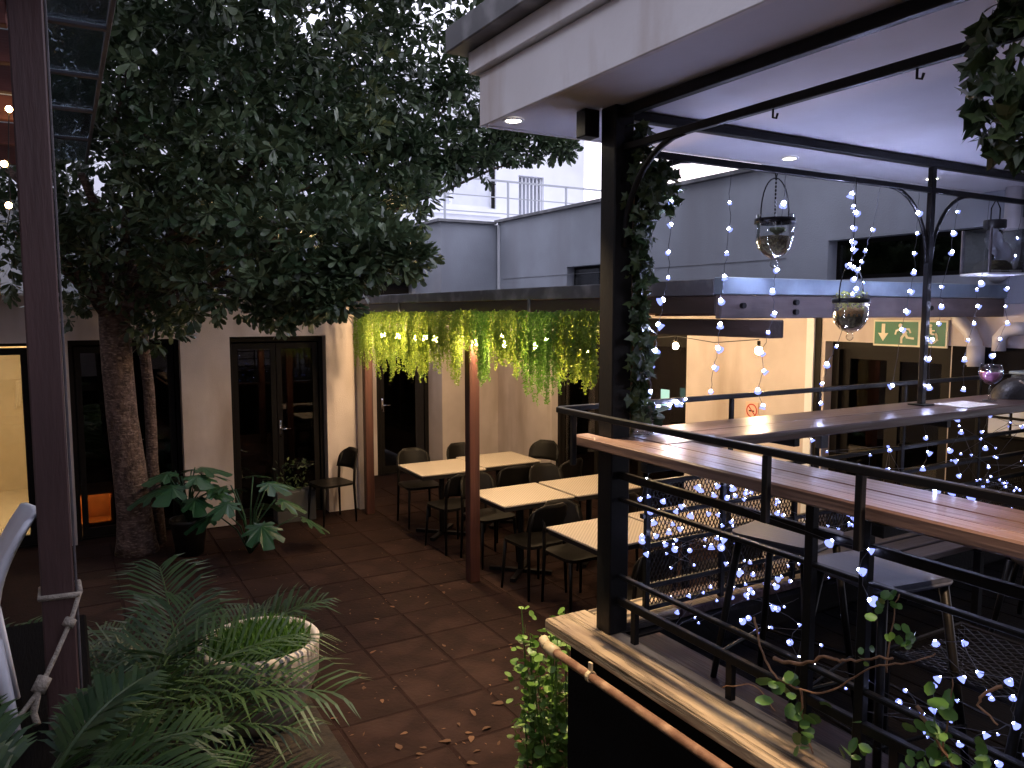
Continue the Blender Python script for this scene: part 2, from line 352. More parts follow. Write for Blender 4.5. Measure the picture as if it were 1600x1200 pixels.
def wall_u(mb, u0, u1, v0, v1, z0, z1, ops):         # wall running along u with openings (ua, ub, za, zb)
    c = u0
    for (a, b, za, zb) in sorted(ops):
        if a > c: mb.box(c, a, v0, v1, z0, z1)
        if zb < z1: mb.box(a, b, v0, v1, zb, z1)
        if za > z0: mb.box(a, b, v0, v1, z0, za)
        c = b
    if c < u1: mb.box(c, u1, v0, v1, z0, z1)
    return mb
def wall_v(mb, v0, v1, u0, u1, z0, z1, ops):
    c = v0
    for (a, b, za, zb) in sorted(ops):
        if a > c: mb.box(u0, u1, c, a, z0, z1)
        if zb < z1: mb.box(u0, u1, a, b, zb, z1)
        if za > z0: mb.box(u0, u1, a, b, z0, za)
        c = b
    if c < v1: mb.box(u0, u1, c, v1, z0, z1)
    return mb

# ================================================================== SETTING
g = struct(MB().box(-60, 70, -60, 70, -.30, -.045).build('ground', SOIL))
court = struct(MB().box(-1.6, 5.8, -3, 10.9, -.05, -.004).build('courtyard_floor', SOIL2))
SP = .485
slab_meshes = []
for k in range(6):
    h = SP / 2 - .003 - .0015 * (k % 3); mb = MB().bbox(-h, h, -h, h, -.045, 0, .008 + .002 * (k % 2))
    me = bpy.data.meshes.new('paving_slab'); me.from_pydata(mb.v, [], mb.f); me.materials.append((SLAB, SLAB2)[k % 2]); slab_meshes.append(me)
for i in range(-4, 9):
    for j in range(-2, 13):
        u, v = 1.79 + SP * (i + .5) - .0, 4.78 + SP * (j - 1.5)
        if v > 9.15 and u < 3.3: continue
        if v > 10.6: continue
        if u > 1.7 and v < 2.85: continue
        o = bpy.data.objects.new('paving_slab', random.choice(slab_meshes)); COL.objects.link(o); o.parent = court
        o.location = (u, v, random.uniform(-.002, .003)); o.rotation_euler = (random.uniform(-.006, .006), random.uniform(-.006, .006), random.choice((0, 1, 2, 3)) * math.pi / 2 + random.uniform(-.008, .008))

# ---- restaurant wall on the far side of the courtyard
rest = thing('restaurant_building', 'low cream plastered building with dark glass doors behind the tree', 'building', (0, 9.2, 0))
DT = 2.15
wm = MB(); wall_u(wm, -4.5, 3.1, 9.2, 9.5, 0, 2.6, [(-1.6, -.27, 0, DT - .02), (.04, 1.11, 0, DT), (1.63, 2.73, .0, DT + .01)])
part(wm, 'wall', PL_CREAM, rest)
part(MB().box(3.1, 3.26, 9.14, 11.2, 0, 2.6), 'corner_pilaster', PL_CREAM, rest)
part(MB().bbox(-4.5, 3.3, 9.12, 9.56, 2.602, 2.635, .004), 'coping', PL_WHITE, rest)
def glazed(root, ua, ub, zb, v, leafs, lever=None):
    w = (ub - ua) / leafs
    for k in range(leafs):
        a, b = ua + k * w + .004, ua + (k + 1) * w - .004
        fr = MB().box(a, a + .06, v, v + .05, .02, zb - .02).box(b - .06, b, v, v + .05, .02, zb - .02).box(a + .06, b - .06, v, v + .05, zb - .09, zb - .02).box(a + .06, b - .06, v, v + .05, .02, .12)
        d = part(fr, 'door', DFRAME, root)
        part(MB().box(a + .06, b - .06, v + .02, v + .028, .12, zb - .09), 'pane', PANE, d)
        if lever == k:
            part(MB().box(a + .015, a + .045, v - .012, v, .95, 1.15).tube([(a + .03, v - .005, 1.05), (a + .03, v - .05, 1.05), (a + .14, v - .05, 1.05)], .009, 8), 'handle', CHROME, d, True)
    part(MB().box(ua - .0, ub, v - .01, v + .07, 0, .018), 'threshold', DFRAME, root)
for (a, b, lf, lv) in ((-1.6, -.27, 2, 1), (.04, 1.11, 2, 1), (1.63, 2.73, 2, 1)):
    fz = DT - .004
    part(MB().box(a - .002, a + .045, 9.34, 9.46, 0, fz).box(b - .045, b + .002, 9.34, 9.46, 0, fz).box(a + .045, b - .045, 9.34, 9.46, fz - .05, fz), 'door_frame', DFRAME, rest)
    glazed(rest, a + .05, b - .05, fz - .05, 9.38, lf, lv)
# rooms behind the doors
def room(root, a, b, v0, v1, z, mat):
    part(MB().box(a, b, v1, v1 + .05, 0, z).box(a - .05, a, v0, v1, 0, z).box(b, b + .05, v0, v1, 0, z).box(a, b, v0, v1, z, z + .05).box(a, b, v0, v1, -.01, .004), 'room', mat, root)
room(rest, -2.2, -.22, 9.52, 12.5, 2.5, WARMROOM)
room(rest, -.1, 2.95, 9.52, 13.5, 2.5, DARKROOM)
# shallow upper storey behind the parapet
part(wall_u(MB(), -4.5, 4.85, 11.45, 11.7, 2.3, 3.72, [(.2, 1.3, 2.55, 3.0), (1.9, 3.1, 2.5, 2.95), (3.6, 4.8, 2.45, 2.92)]), 'upper_wall', PL_GREY, rest)
for (a, b, z0, z1) in ((.2, 1.3, 2.55, 3.0), (1.9, 3.1, 2.5, 2.95), (3.6, 4.8, 2.45, 2.92)):
    part(MB().box(a, b, 11.6, 11.66, z0, z1), 'window', DFRAME, rest)
part(MB().box(-4.6, 4.85, 11.38, 11.8, 3.722, 3.77), 'upper_coping', GUTTER, rest)
part(MB().box(-4.5, 3.0, 9.5, 11.45, 2.35, 2.4), 'roof', GUTTER, rest)

# ---- grey building that closes the courtyard on the right and at the back corner
grey = thing('grey_building', 'two tone plastered building with cream lower wall and grey upper wall', 'building', (5.8, 5, 0))
UW = 5.8
D1 = (6.29, 8.95); D2 = (3.42, 4.54)
part(wall_v(MB(), 2.2, 10.48, UW, UW + .3, 0, 2.5, [(*D1, 0, 2.2), (*D2, 0, 2.19)]), 'lower_wall', PL_CREAM, grey)
part(wall_v(MB(), -3, 10.48, UW, UW + .3, 2.502, 3.78, [(2.95, 4.55, 2.72, 3.06), (7.4, 8.6, 2.62, 3.03)]), 'upper_wall', PL_GREY, grey)
part(MB().box(4.852, UW, 10.48, 11.5, 0, 2.5), 'corner_wall', PL_CREAM, grey)
part(MB().box(4.852, UW, 10.482, 11.5, 2.502, 3.75), 'upper_corner_wall', PL_GREY, grey)
part(MB().box(4.78, UW - .05, 10.42, 11.5, 3.752, 3.79), 'corner_coping', GUTTER, grey)
part(MB().box(UW - .05, UW + .36, -3, 10.5, 3.782, 3.82), 'coping', GUTTER, grey)
part(MB().box(UW - .035, UW - .004, 10.40, 10.43, 2.5, 3.75), 'corner_drip_trim', PL_WHITE, grey)
part(MB().box(UW - .006, UW + .0, 5.0, 10.3, 2.93, 2.934), 'render_joint', GUTTER, grey)
for (a, b, z0, z1) in ((2.95, 4.55, 2.72, 3.06), (7.4, 8.6, 2.62, 3.03)):
    w = part(MB().box(UW + .12, UW + .17, a, b, z0, z1), 'window', DFRAME, grey)
    part(MB().box(UW + .10, UW + .118, a + .05, (a + b) / 2 - .03, z0 + .04, z1 - .04), 'pane', PANE, w)
    part(MB().box(UW + .10, UW + .118, (a + b) / 2 + .03, b - .05, z0 + .04, z1 - .04), 'pane', PANE, w)
part(MB().box(4.0, 4.85, 10.95, 11.0, 2.15, 2.5).box(3.26, 4.0, 10.95, 11.0, 0, 2.5), 'recess_wall', PL_CREAM, grey)
def side_door(a, b, zt, n):
    part(MB().box(UW + .1, UW + .2, a, a + .07, 0, zt).box(UW + .1, UW + .2, b - .07, b, 0, zt).box(UW + .1, UW + .2, a + .07, b - .07, zt - .07, zt), 'door_frame', DFRAME, grey)
    w = (b - a - .14) / n
    for k in range(n):
        p, q = a + .07 + k * w, a + .07 + (k + 1) * w; x = UW + .12 + .035 * (k % 2)
        d = part(MB().box(x, x + .03, p, p + .07, .02, zt - .07).box(x, x + .03, q - .07, q, .02, zt - .07).box(x, x + .03, p + .07, q - .07, zt - .15, zt - .07).box(x, x + .03, p + .07, q - .07, .02, .14), 'door', DFRAME, grey)
        part(MB().box(x + .01, x + .018, p + .07, q - .07, .14, zt - .15), 'pane', PANE, d)
side_door(*D1, 2.2, 3); side_door(*D2, 2.19, 2)
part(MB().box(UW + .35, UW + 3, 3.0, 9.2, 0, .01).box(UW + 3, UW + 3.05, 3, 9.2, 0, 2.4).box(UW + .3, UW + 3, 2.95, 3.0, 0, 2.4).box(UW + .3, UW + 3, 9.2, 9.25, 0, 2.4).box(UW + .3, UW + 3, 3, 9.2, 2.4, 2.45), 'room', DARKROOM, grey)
part(MB().box(4.0, 4.06, 10.97, 11.1, 0, 2.15), 'door_frame', DFRAME, grey)
glazed(grey, 4.06, 4.85, 2.14, 10.97, 1, 0)
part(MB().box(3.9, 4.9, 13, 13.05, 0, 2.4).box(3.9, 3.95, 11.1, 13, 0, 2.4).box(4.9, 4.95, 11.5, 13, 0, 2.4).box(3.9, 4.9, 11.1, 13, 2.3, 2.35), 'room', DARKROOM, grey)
part(MB().box(UW - .03, UW - .002, 4.64, 4.72, 0, 2.48), 'wall_trim', PL_WHITE, grey)
part(MB().box(UW - .012, UW - .002, 4.58, 4.64, 0, 2.48), 'dark_trim', DFRAME, grey)
part(MB().box(UW - .02, UW - .003, 2.2, 3.40, 1.0, 2.19), 'dark_wall_panel', CONC, grey)
part(MB().box(UW - .004, UW, 8.98, 9.3, 1.66, 1.675), 'wall_scratch', DFRAME, grey)
part(MB().box(UW - .015, UW - .003, 6.55, 6.68, 1.4, 1.58), 'push_button', GREENL, grey)
# pipes at the near end of that wall
pp = thing('waste_pipe', 'thick white plastic downpipe on the grey upper wall', 'pipe', (5.74, 2.98, 2.6))
part(MB().tube([(5.72, 2.99, 3.6), (5.72, 2.99, 2.85), (5.72, 3.0, 2.78), (5.74, 3.06, 2.72), (5.78, 3.12, 2.70)], .055, 14), 'pipe_run', PVC, pp, True)
part(MB().lathe([(.066, -.04), (.068, -.03), (.068, .03), (.066, .04)], (5.72, 2.99, 3.05), 14), 'collar', PVC, pp, True)
pp2 = thing('elbow_pipe', 'white plastic elbow pipe under the pergola gutter beside the exit sign', 'pipe', (5.74, 3.2, 2.2))
part(MB().tube([(5.74, 3.34, 2.46), (5.73, 3.33, 2.38), (5.73, 3.25, 2.30), (5.73, 3.21, 2.22), (5.73, 3.2, 2.05)], .05, 14), 'pipe_run', PVC, pp2, True)
part(MB().tube([(5.73, 3.2, 2.20), (5.73, 3.2, 2.06)], .058, 14), 'socket', PVC, pp2, True)
pp3 = thing('trap_pipe', 'white plastic pipe bend hooking over the dark wall panel', 'pipe', (5.74, 2.95, 2.2))
part(MB().tube([(5.74, 2.86, 2.33), (5.73, 2.93, 2.33), (5.73, 3.0, 2.31), (5.73, 3.04, 2.26), (5.73, 3.04, 2.17)], .045, 14), 'pipe_run', PVC, pp3, True)

# ---- white apartment building far behind
apt = thing('apartment_building', 'bright white apartment block with balcony rail above the grey wall', 'building', (8, 15.5, 0))
part(wall_u(MB(), -2, 10.93, 15.5, 16.2, 0, 7.5, [(3.9, 5.6, 4.68, 6.0), (6.4, 8.54, 4.72, 6.0), (9.12, 9.8, 4.3, 5.52)]), 'wall', PL_WHITE, apt)
for (a, b) in ((3.9, 5.6), (6.4, 8.54)):
    w = part(MB().box(a, b, 15.62, 15.68, 4.7, 4.78).box(a, b, 15.62, 15.68, 5.92, 6.0).box(a, a + .07, 15.62, 15.68, 4.78, 5.92).box(b - .07, b, 15.62, 15.68, 4.78, 5.92).box((a + b) / 2 - .04, (a + b) / 2 + .04, 15.62, 15.68, 4.78, 5.92), 'window', PL_WHITE, apt)
    part(MB().box(a + .07, (a + b) / 2 - .04, 15.64, 15.65, 4.78, 5.92), 'pane', PANEW, w); part(MB().box((a + b) / 2 + .04, b - .07, 15.64, 15.65, 4.78, 5.92), 'pane', PANEW, w)
    part(MB().box(a - .1, b + .1, 15.42, 15.5, 4.55, 4.63), 'sill', PL_WHITE, w)
part(MB().box(8.47, 8.545, 15.56, 15.6, 4.75, 6.0), 'shutter_edge', DFRAME, apt)
bw = part(MB().box(9.12, 9.8, 15.8, 15.85, 4.3, 5.52), 'balcony_door', CURT, apt)
for k in range(7): part(MB().box(9.16 + k * .1, 9.19 + k * .1, 15.6, 15.63, 4.3, 5.5), 'security_bar', PL_WHITE, bw)
part(MB().box(4, 11.2, 13.85, 15.5, 4.0, 4.12), 'balcony_slab', PL_WHITE, apt)
part(MB().box(10.93, 11.6, 15.9, 16.0, 4.6, 4.9), 'side_sign', BEAMU, apt)
rl = part(MB().bar((4.3, 14, 5.07), (11.1, 14, 5.07), .035), 'balcony_rail', STEELG, apt)
for k in range(6): part(MB().bar((5.15 + 1.42 * (k - .0), 14, 4.12), (5.15 + 1.42 * k, 14, 5.07), .035), 'rail_post', STEELG, rl)
for z in (4.42, 4.74): part(MB().bar((4.3, 14, z), (11.1, 14, z), .02), 'rail_bar', STEELG, rl)
part(MB().box(-2, 10.9, 16, 20, 7.4, 7.5), 'roof', PL_WHITE, apt)

# ---- unseen house added around the camera to block sky light, and the glazed porch
house = thing('sky_blocking_house', 'unseen house walls added to block sky light', 'building', (-2.5, -1.6, .85))
part(MB().box(-9, -1.8, -2, 9.0, 0, 5.4), 'side_wall', PL_CREAM, house)
part(MB().box(-1.8, 5.5, -3.4, -3.0, 0, 5.4), 'back_wall', PL_CREAM, house)
struct(MB().bbox(-1.8, .04, -3, 4.6, .70, .85, .01).build('porch_deck', DECKF))
struct(MB().bbox(-.0, 1.6, -3, .9, .70, .848, .01).build('viewing_deck', DECKF))
porch = thing('timber_porch', 'glass roofed timber porch on a purple brown post', 'porch', (-.05, 3.38, .85))
part(MB().bbox(-.115, -.005, 3.325, 3.435, .85, 3.62, .006), 'post', LPOST, porch)
part(MB().bbox(-.003, .006, 3.335, 3.425, .85, 3.62, .002), 'post_trim', BENCHW, porch)
part(MB().bbox(-.12, .0, -2.6, 7.7, 3.622, 3.70, .006), 'beam', LPOST, porch)
for k, v in enumerate((3.7, 4.25, 4.8, 5.5, 6.3, 7.1)):
    part(MB().bbox(-1.8, -.13, v, v + .06, 3.56, 3.70, .004), 'rafter', RAFTER, porch)
    part(MB().bbox(-1.8, -.13, v - .004, v - .001, 3.70, 3.712, .001), 'rafter_flashing', PL_WHITE, porch)
for k, v in enumerate((2.0, 3.05, 4.1, 4.95, 5.8, 6.75)):
    part(MB().box(-1.7, .235, v, (3.05, 4.1, 4.95, 5.8, 6.75, 7.77)[k] - .02, 3.735, 3.743), 'roof_pane', CANG, porch)
    part(MB().bbox(-.0, .24, v - .03, v + .01, 3.715, 3.733, .003), 'glazing_bar', BENCHW, porch)
part(MB().bbox(.236, .256, 1.5, 7.77, 3.715, 3.75, .003), 'edge_strip', BENCHW, porch)
part(MB().box(-1.8, .2, -2.6, 1.9, 3.745, 3.80), 'sky_blocking_roof', LPOST, porch)  # added overhead out of view to keep sky light off the courtyard

# ---- pergola with flat roof over the tables
perg = thing('pergola', 'low flat roofed timber pergola over the dining tables', 'pergola', (3.05, 5, 0))
part(MB().box(3.10, 5.79, 3.10, 10.4, 2.585, 2.60), 'roof_sheet', GUTTER, perg)
part(MB().bbox(3.04, 3.098, 3.10, 9.95, 2.535, 2.625, .004), 'edge_flashing', GUTTER, perg)
part(MB().bbox(3.05, 3.096, 3.10, 9.92, 2.435, 2.533, .004), 'fascia_board', BEAMW, perg)
part(MB().bbox(3.04, 5.79, 3.03, 3.098, 2.54, 2.632, .004), 'front_flashing', FLASH, perg)
fb = part(MB().bbox(3.05, 5.79, 3.05, 3.096, 2.41, 2.538, .004), 'front_fascia_board', BEAMU, perg)
for (u, z) in ((3.2, 2.48), (3.62, 2.50), (3.62, 2.445), (4.9, 2.47)):
    part(MB().tube([(u, 3.028, z), (u, 3.052, z)], .016, 10), 'bolt', STEEL, fb)
part(MB().bbox(3.15, 3.25, 2.80, 9.9, 2.31, 2.405, .006), 'lower_beam', BEAMW, perg)
for v in (3.6, 4.7, 5.8, 6.9, 8.0, 9.1): part(MB().bbox(3.1, 5.79, v, v + .05, 2.42, 2.58, .004), 'joist', POSTW, perg)
for v in (5.0, 7.6): part(MB().bbox(3.034, 3.049, v, v + .03, 2.44, 2.54, .003), 'gutter_strap', GUTTER, perg)
for v in (6.1, 8.85, 4.06): part(MB().bbox(3.09, 3.19, v, v + .1, 0, 2.309 if v != 99 else 2.4, .006), 'post', POSTW, perg)

# ---- raised bar terrace
terr = thing('bar_terrace', 'raised bar terrace with charcoal wall and timber coping', 'terrace', (1.93, 2.86, 0))
part(MB().box(1.95, 5.79, -3, 2.86, 0, .83), 'retaining_wall', CONC, terr)
part(MB().box(1.95, 2.12, -3, 2.84, .832, .975).box(2.12, 5.79, 2.68, 2.84, .832, .975), 'kerb_wall', CONC, terr)
part(MB().bbox(1.87, 2.10, -1.0, 2.94, .978, 1.035, .008), 'coping_plank', WOOD_V, terr)
part(MB().bbox(2.112, 2.27, -1.0, 2.60, .985, 1.012, .006), 'inner_coping_plank', DARKPL, terr)
part(MB().bbox(2.103, 2.50, 2.72, 2.935, .980, 1.032, .008), 'cross_coping_plank', WOOD_U, terr)
part(MB().bbox(2.51, 5.78, 2.72, 2.93, .980, 1.028, .008), 'cross_coping_plank', DARKPL, terr)  # rest of the coping in darker timber, standing in for shade inside the terrace
for k in range(22):
    part(MB().bbox(2.12 + k * .166, 2.12 + k * .166 + .158, -3, 2.66, .832, .85, .003), 'deck_board', DECKF, terr)
pipe = thing('rusty_pipe', 'thin rust coloured pipe clipped below the timber coping', 'pipe', (1.84, 2.8, .93))
part(MB().tube([(1.845, 2.86, .93), (1.845, -1, .93)], .019, 12), 'pipe_run', RUST, pipe, True)
part(MB().tube([(1.845, 2.87, .93), (1.845, 2.80, .93)], .027, 12).tube([(1.845, 2.88, .93), (1.86, 2.93, .94)], .024, 10), 'end_fitting', BRASS, pipe, True)
for v in (2.55, 1.2): part(MB().tube([(1.845, v, .93), (1.845, v - .02, .93)], .025, 12).box(1.84, 1.85, v - .02, v, .95, .99), 'pipe_clip', BRASS, pipe)

# roof of the bar
roof = thing('bar_roof', 'flat white bar roof with stepped fascia and dark gutter', 'roof', (2, 3, 3.3))
part(MB().box(1.74, 5.79, -3, 3.23, 3.30, 3.32), 'ceiling', CEIL, roof)
part(MB().bbox(1.71, 1.738, -3, 3.26, 3.295, 3.53, .004).box(1.738, 5.79, 3.232, 3.26, 3.296, 3.53), 'fascia', FASC, roof)
part(MB().bbox(1.672, 1.738, -3, 3.298, 3.532, 3.63, .004).box(1.738, 5.79, 3.262, 3.298, 3.532, 3.63), 'upper_fascia', FASC, roof)
part(MB().bbox(1.59, 1.738, -3, 3.37, 3.632, 3.745, .006).box(1.738, 5.79, 3.30, 3.37, 3.634, 3.745), 'gutter', GUTTER, roof)
part(MB().box(1.738, 5.79, -3, 3.30, 3.66, 3.72), 'roof_sheet', GUTTER, roof)

# steel frame of the bar
fr = thing('bar_steel_frame', 'black steel frame of post, beams and curved brackets holding the bar roof', 'frame', (2.06, 2.68, 1.03))
pt = part(MB().bbox(2.01, 2.11, 2.63, 2.73, 1.036, 3.298, .005), 'post', STEEL, fr)
part(MB().bbox(1.93, 2.005, 2.73, 2.80, 3.18, 3.293, .004), 'head_block', STEEL, fr)
part(MB().bbox(2.04, 2.08, -1.0, 2.628, 3.252, 3.295, .004), 'roof_beam', STEEL, fr)
part(MB().bbox(2.113, 5.78, 2.66, 2.70, 3.252, 3.295, .004), 'roof_beam', STEEL, fr)
t1 = part(MB().bbox(2.046, 2.074, -1.0, 2.628, 3.112, 3.142, .003), 'tie_beam', STEEL, fr)
part(MB().bbox(2.113, 5.78, 2.667, 2.693, 3.112, 3.142, .003), 'tie_beam', STEEL, fr)
for v in (1.85, 1.35): part(MB().tube([(2.06, v, 3.113), (2.06, v, 3.085), (2.06, v - .015, 3.08), (2.06, v - .02, 3.095)], .004, 6), 'hook', STEEL, t1)
pole = part(MB().bbox(4.255, 4.295, 2.665, 2.695, 1.92, 3.253, .003), 'pole', STEEL, fr)
part(MB().bbox(4.22, 4.33, 2.63, 2.73, 1.911, 1.918, .002), 'pole_foot', STEEL, pole)
part(MB().bbox(2.02, 2.10, .35, .43, 1.036, 3.23, .005), 'post', STEEL, fr)
def arc(c, r0, r1, a0, a1, axis, n=9):
    out = []
    for k in range(n):
        a = a0 + (a1 - a0) * k / (n - 1); d, z = r0 * math.cos(a), r1 * math.sin(a)
        out.append((c[0] + d, c[1], c[2] + z) if axis == 'u' else (c[0], c[1] + d, c[2] + z))
    return out
# brackets: quarter curves leaving the upright vertically and meeting the tie beam
for sgn in (-1, 1):
    part(MB().tube([(4.275 + sgn * (.02 + .36 * (1 - math.cos(a))), 2.68, 2.72 + .40 * math.sin(a)) for a in np.linspace(0, math.pi / 2, 10)], .011, 8), 'bracket', STEEL, fr, True)
part(MB().tube([(2.11 + .36 * (1 - math.cos(a)), 2.68, 2.72 + .40 * math.sin(a)) for a in np.linspace(0, math.pi / 2, 10)], .013, 8), 'bracket', STEEL, fr, True)
part(MB().tube([(2.06, 2.63 - .36 * (1 - math.cos(a)), 2.72 + .40 * math.sin(a)) for a in np.linspace(0, math.pi / 2, 10)], .013, 8), 'bracket', STEEL, fr, True)

# downlights
def downlight(u, v, z, label, power, col=(1, .74, .44), cone=84):
    t = thing('downlight', label, 'lamp', (u, v, z), 'recessed lights in the bar roof')
    lpart(MB().lathe([(.034, -.001), (.036, -.006), (.048, -.006), (.05, .0)], n=24), 'trim_ring', PL_WHITE, t, True)
    lpart(MB().lathe([(.0005, -.0035), (.034, -.0035)], n=24), 'lens', DLM, t)
    l = bpy.data.lights.new('downlight_beam', 'SPOT'); l.energy = power; l.spot_size = R(cone); l.spot_blend = .7; l.color = col; l.shadow_soft_size = .03
    o = bpy.data.objects.new('downlight_beam', l); COL.objects.link(o); o.parent = t; o.location = (0, 0, -.02)
downlight(1.785, 3.08, 3.298, 'round lit downlight in the eave left of the black post', 480)
downlight(1.785, .35, 3.298, 'round lit downlight further along the eave towards the viewer', 330, (1, .68, .42), 108)
downlight(3.55, 3.06, 3.298, 'round lit downlight in the far soffit above the hanging terrarium', 26, (1, .9, .8))
downlight(4.88, 3.06, 3.298, 'round lit downlight in the far soffit near the square glass lantern', 26, (1, .9, .8))

# bar counters
c1 = thing('near_bar_counter', 'long varnished plank bar counter running towards the viewer', 'counter', (2.07, 2, 1.86))
part(MB().bbox(1.925, 2.008, -.8, 2.80, 1.865, 1.91, .006), 'plank', BAR_V, c1)
part(MB().bbox(2.112, 2.25, -.8, 2.395, 1.865, 1.909, .006), 'plank', BAR_V, c1)
part(MB().bbox(2.0105, 2.1095, -.8, 2.627, 1.8655, 1.908, .003), 'plank', BAR_V, c1)
for v in (2.3, 1.3, .5): part(MB().bbox(1.93, 2.22, v, v + .04, 1.825, 1.862, .003), 'bracket', STEEL, c1)
c2 = thing('far_bar_counter', 'varnished plank bar counter along the far balustrade with the pink drink', 'counter', (4, 2.6, 1.86))
part(MB().bbox(2.112, 5.78, 2.40, 2.60, 1.865, 1.910, .006), 'plank', BAR_U, c2)
part(MB().bbox(2.112, 5.78, 2.603, 2.82, 1.865, 1.909, .006), 'plank', BAR_U, c2)
for u in (2.9, 4.1, 5.2): part(MB().bbox(u, u + .04, 2.42, 2.80, 1.825, 1.862, .003), 'bracket', STEEL, c2)

# near railing
nr = thing('near_railing', 'black steel railing standing on the timber coping', 'railing', (2.05, 2, 1.03))
part(MB().bbox(1.868, 1.893, -.6, 2.85, 2.005, 2.03, .003), 'guard_rail', STEEL, nr)
for z, h in ((1.745, .032), (1.64, .016), (1.30, .016), (1.19, .034)):
    part(MB().bbox(2.045, 2.07, -.8, 2.628, z - h / 2, z + h / 2, .003), 'rail', STEEL, nr)
for v in (2.72, 1.66, 1.33, .5): part(MB().bbox(1.87, 1.892, v, v + .022, 1.79, 2.004, .002), 'guard_post', STEEL, nr)
for v in (2.50, 1.95, 1.30, .62): part(MB().bbox(2.045, 2.07, v, v + .03, 1.012, 1.18, .002), 'stub_post', STEEL, nr)
for v in (1.62, 1.42, .9): part(MB().bbox(2.043, 2.072, v, v + .032, 1.012, 1.864, .002), 'baluster_post', STEEL, nr)
# far balustrade with expanded mesh
fbal = thing('far_balustrade', 'black balustrade with expanded metal mesh below the far counter', 'balustrade', (4, 2.76, .98))
part(MB().bbox(1.895, 5.78, 2.86, 2.884, 2.003, 2.028, .003), 'guard_rail', STEEL, fbal)
for u in (2.95, 3.62, 4.4, 5.2): part(MB().bbox(u, u + .022, 2.862, 2.882, 1.03, 2.002, .002), 'guard_post', STEEL, fbal)
def diamonds(mb, a0, a1, z0, z1, cw, ch, fn, w=.0035):
    H = z1 - z0; sl = (cw / ch)
    x = a0 - H * sl
    while x < a1 + H * sl:
        for s in (1, -1):
            p0, p1 = (x, z0), (x + s * H * sl, z1)
            (xa, za), (xb, zb) = p0, p1
            pts = []
            for (X, Z) in ((xa, za), (xb, zb)):
                pts.append([X, Z])
            # clip to a0..a1
            def at(X): return za + (X - xa) / (xb - xa) * (zb - za)
            for q in pts:
                if q[0] < a0: q[:] = [a0, at(a0)]
                elif q[0] > a1: q[:] = [a1, at(a1)]
            if z0 - 1e-6 <= pts[0][1] <= z1 + 1e-6 and z0 - 1e-6 <= pts[1][1] <= z1 + 1e-6 and abs(pts[0][0] - pts[1][0]) > 1e-4:
                mb.bar(fn(*pts[0]), fn(*pts[1]), w, w * .7)
        x += cw
    return mb
for z in (1.655, 1.505, 1.36, 1.165, 1.06): part(MB().bbox(2.28, 5.75, 2.742, 2.766, z - .011, z + .011, .002), 'rail', STEEL, fbal)
for u in (2.30, 2.78, 3.30, 4.2, 5.0, 5.7): part(MB().bbox(u, u + .026, 2.738, 2.762, 1.031, 1.68, .002), 'post', STEEL, fbal)
for (z0, z1) in ((1.371, 1.494), (1.516, 1.644), (1.071, 1.154), (1.176, 1.349)):
    for (a, b) in ((2.327, 2.78), (2.807, 3.30)):
        part(diamonds(MB(), a, b, z0, z1, .024, .043, lambda x, z: (x, 2.754, z), .0045), 'mesh_panel', STEEL, fbal)
for (a, b) in ((3.328, 4.2), (4.227, 5.0), (5.027, 5.7)):
    part(diamonds(MB(), a, b, 1.07, 1.35, .026, .045, lambda x, z: (x, 2.754, z), .0045), 'mesh_panel', STEEL, fbal)

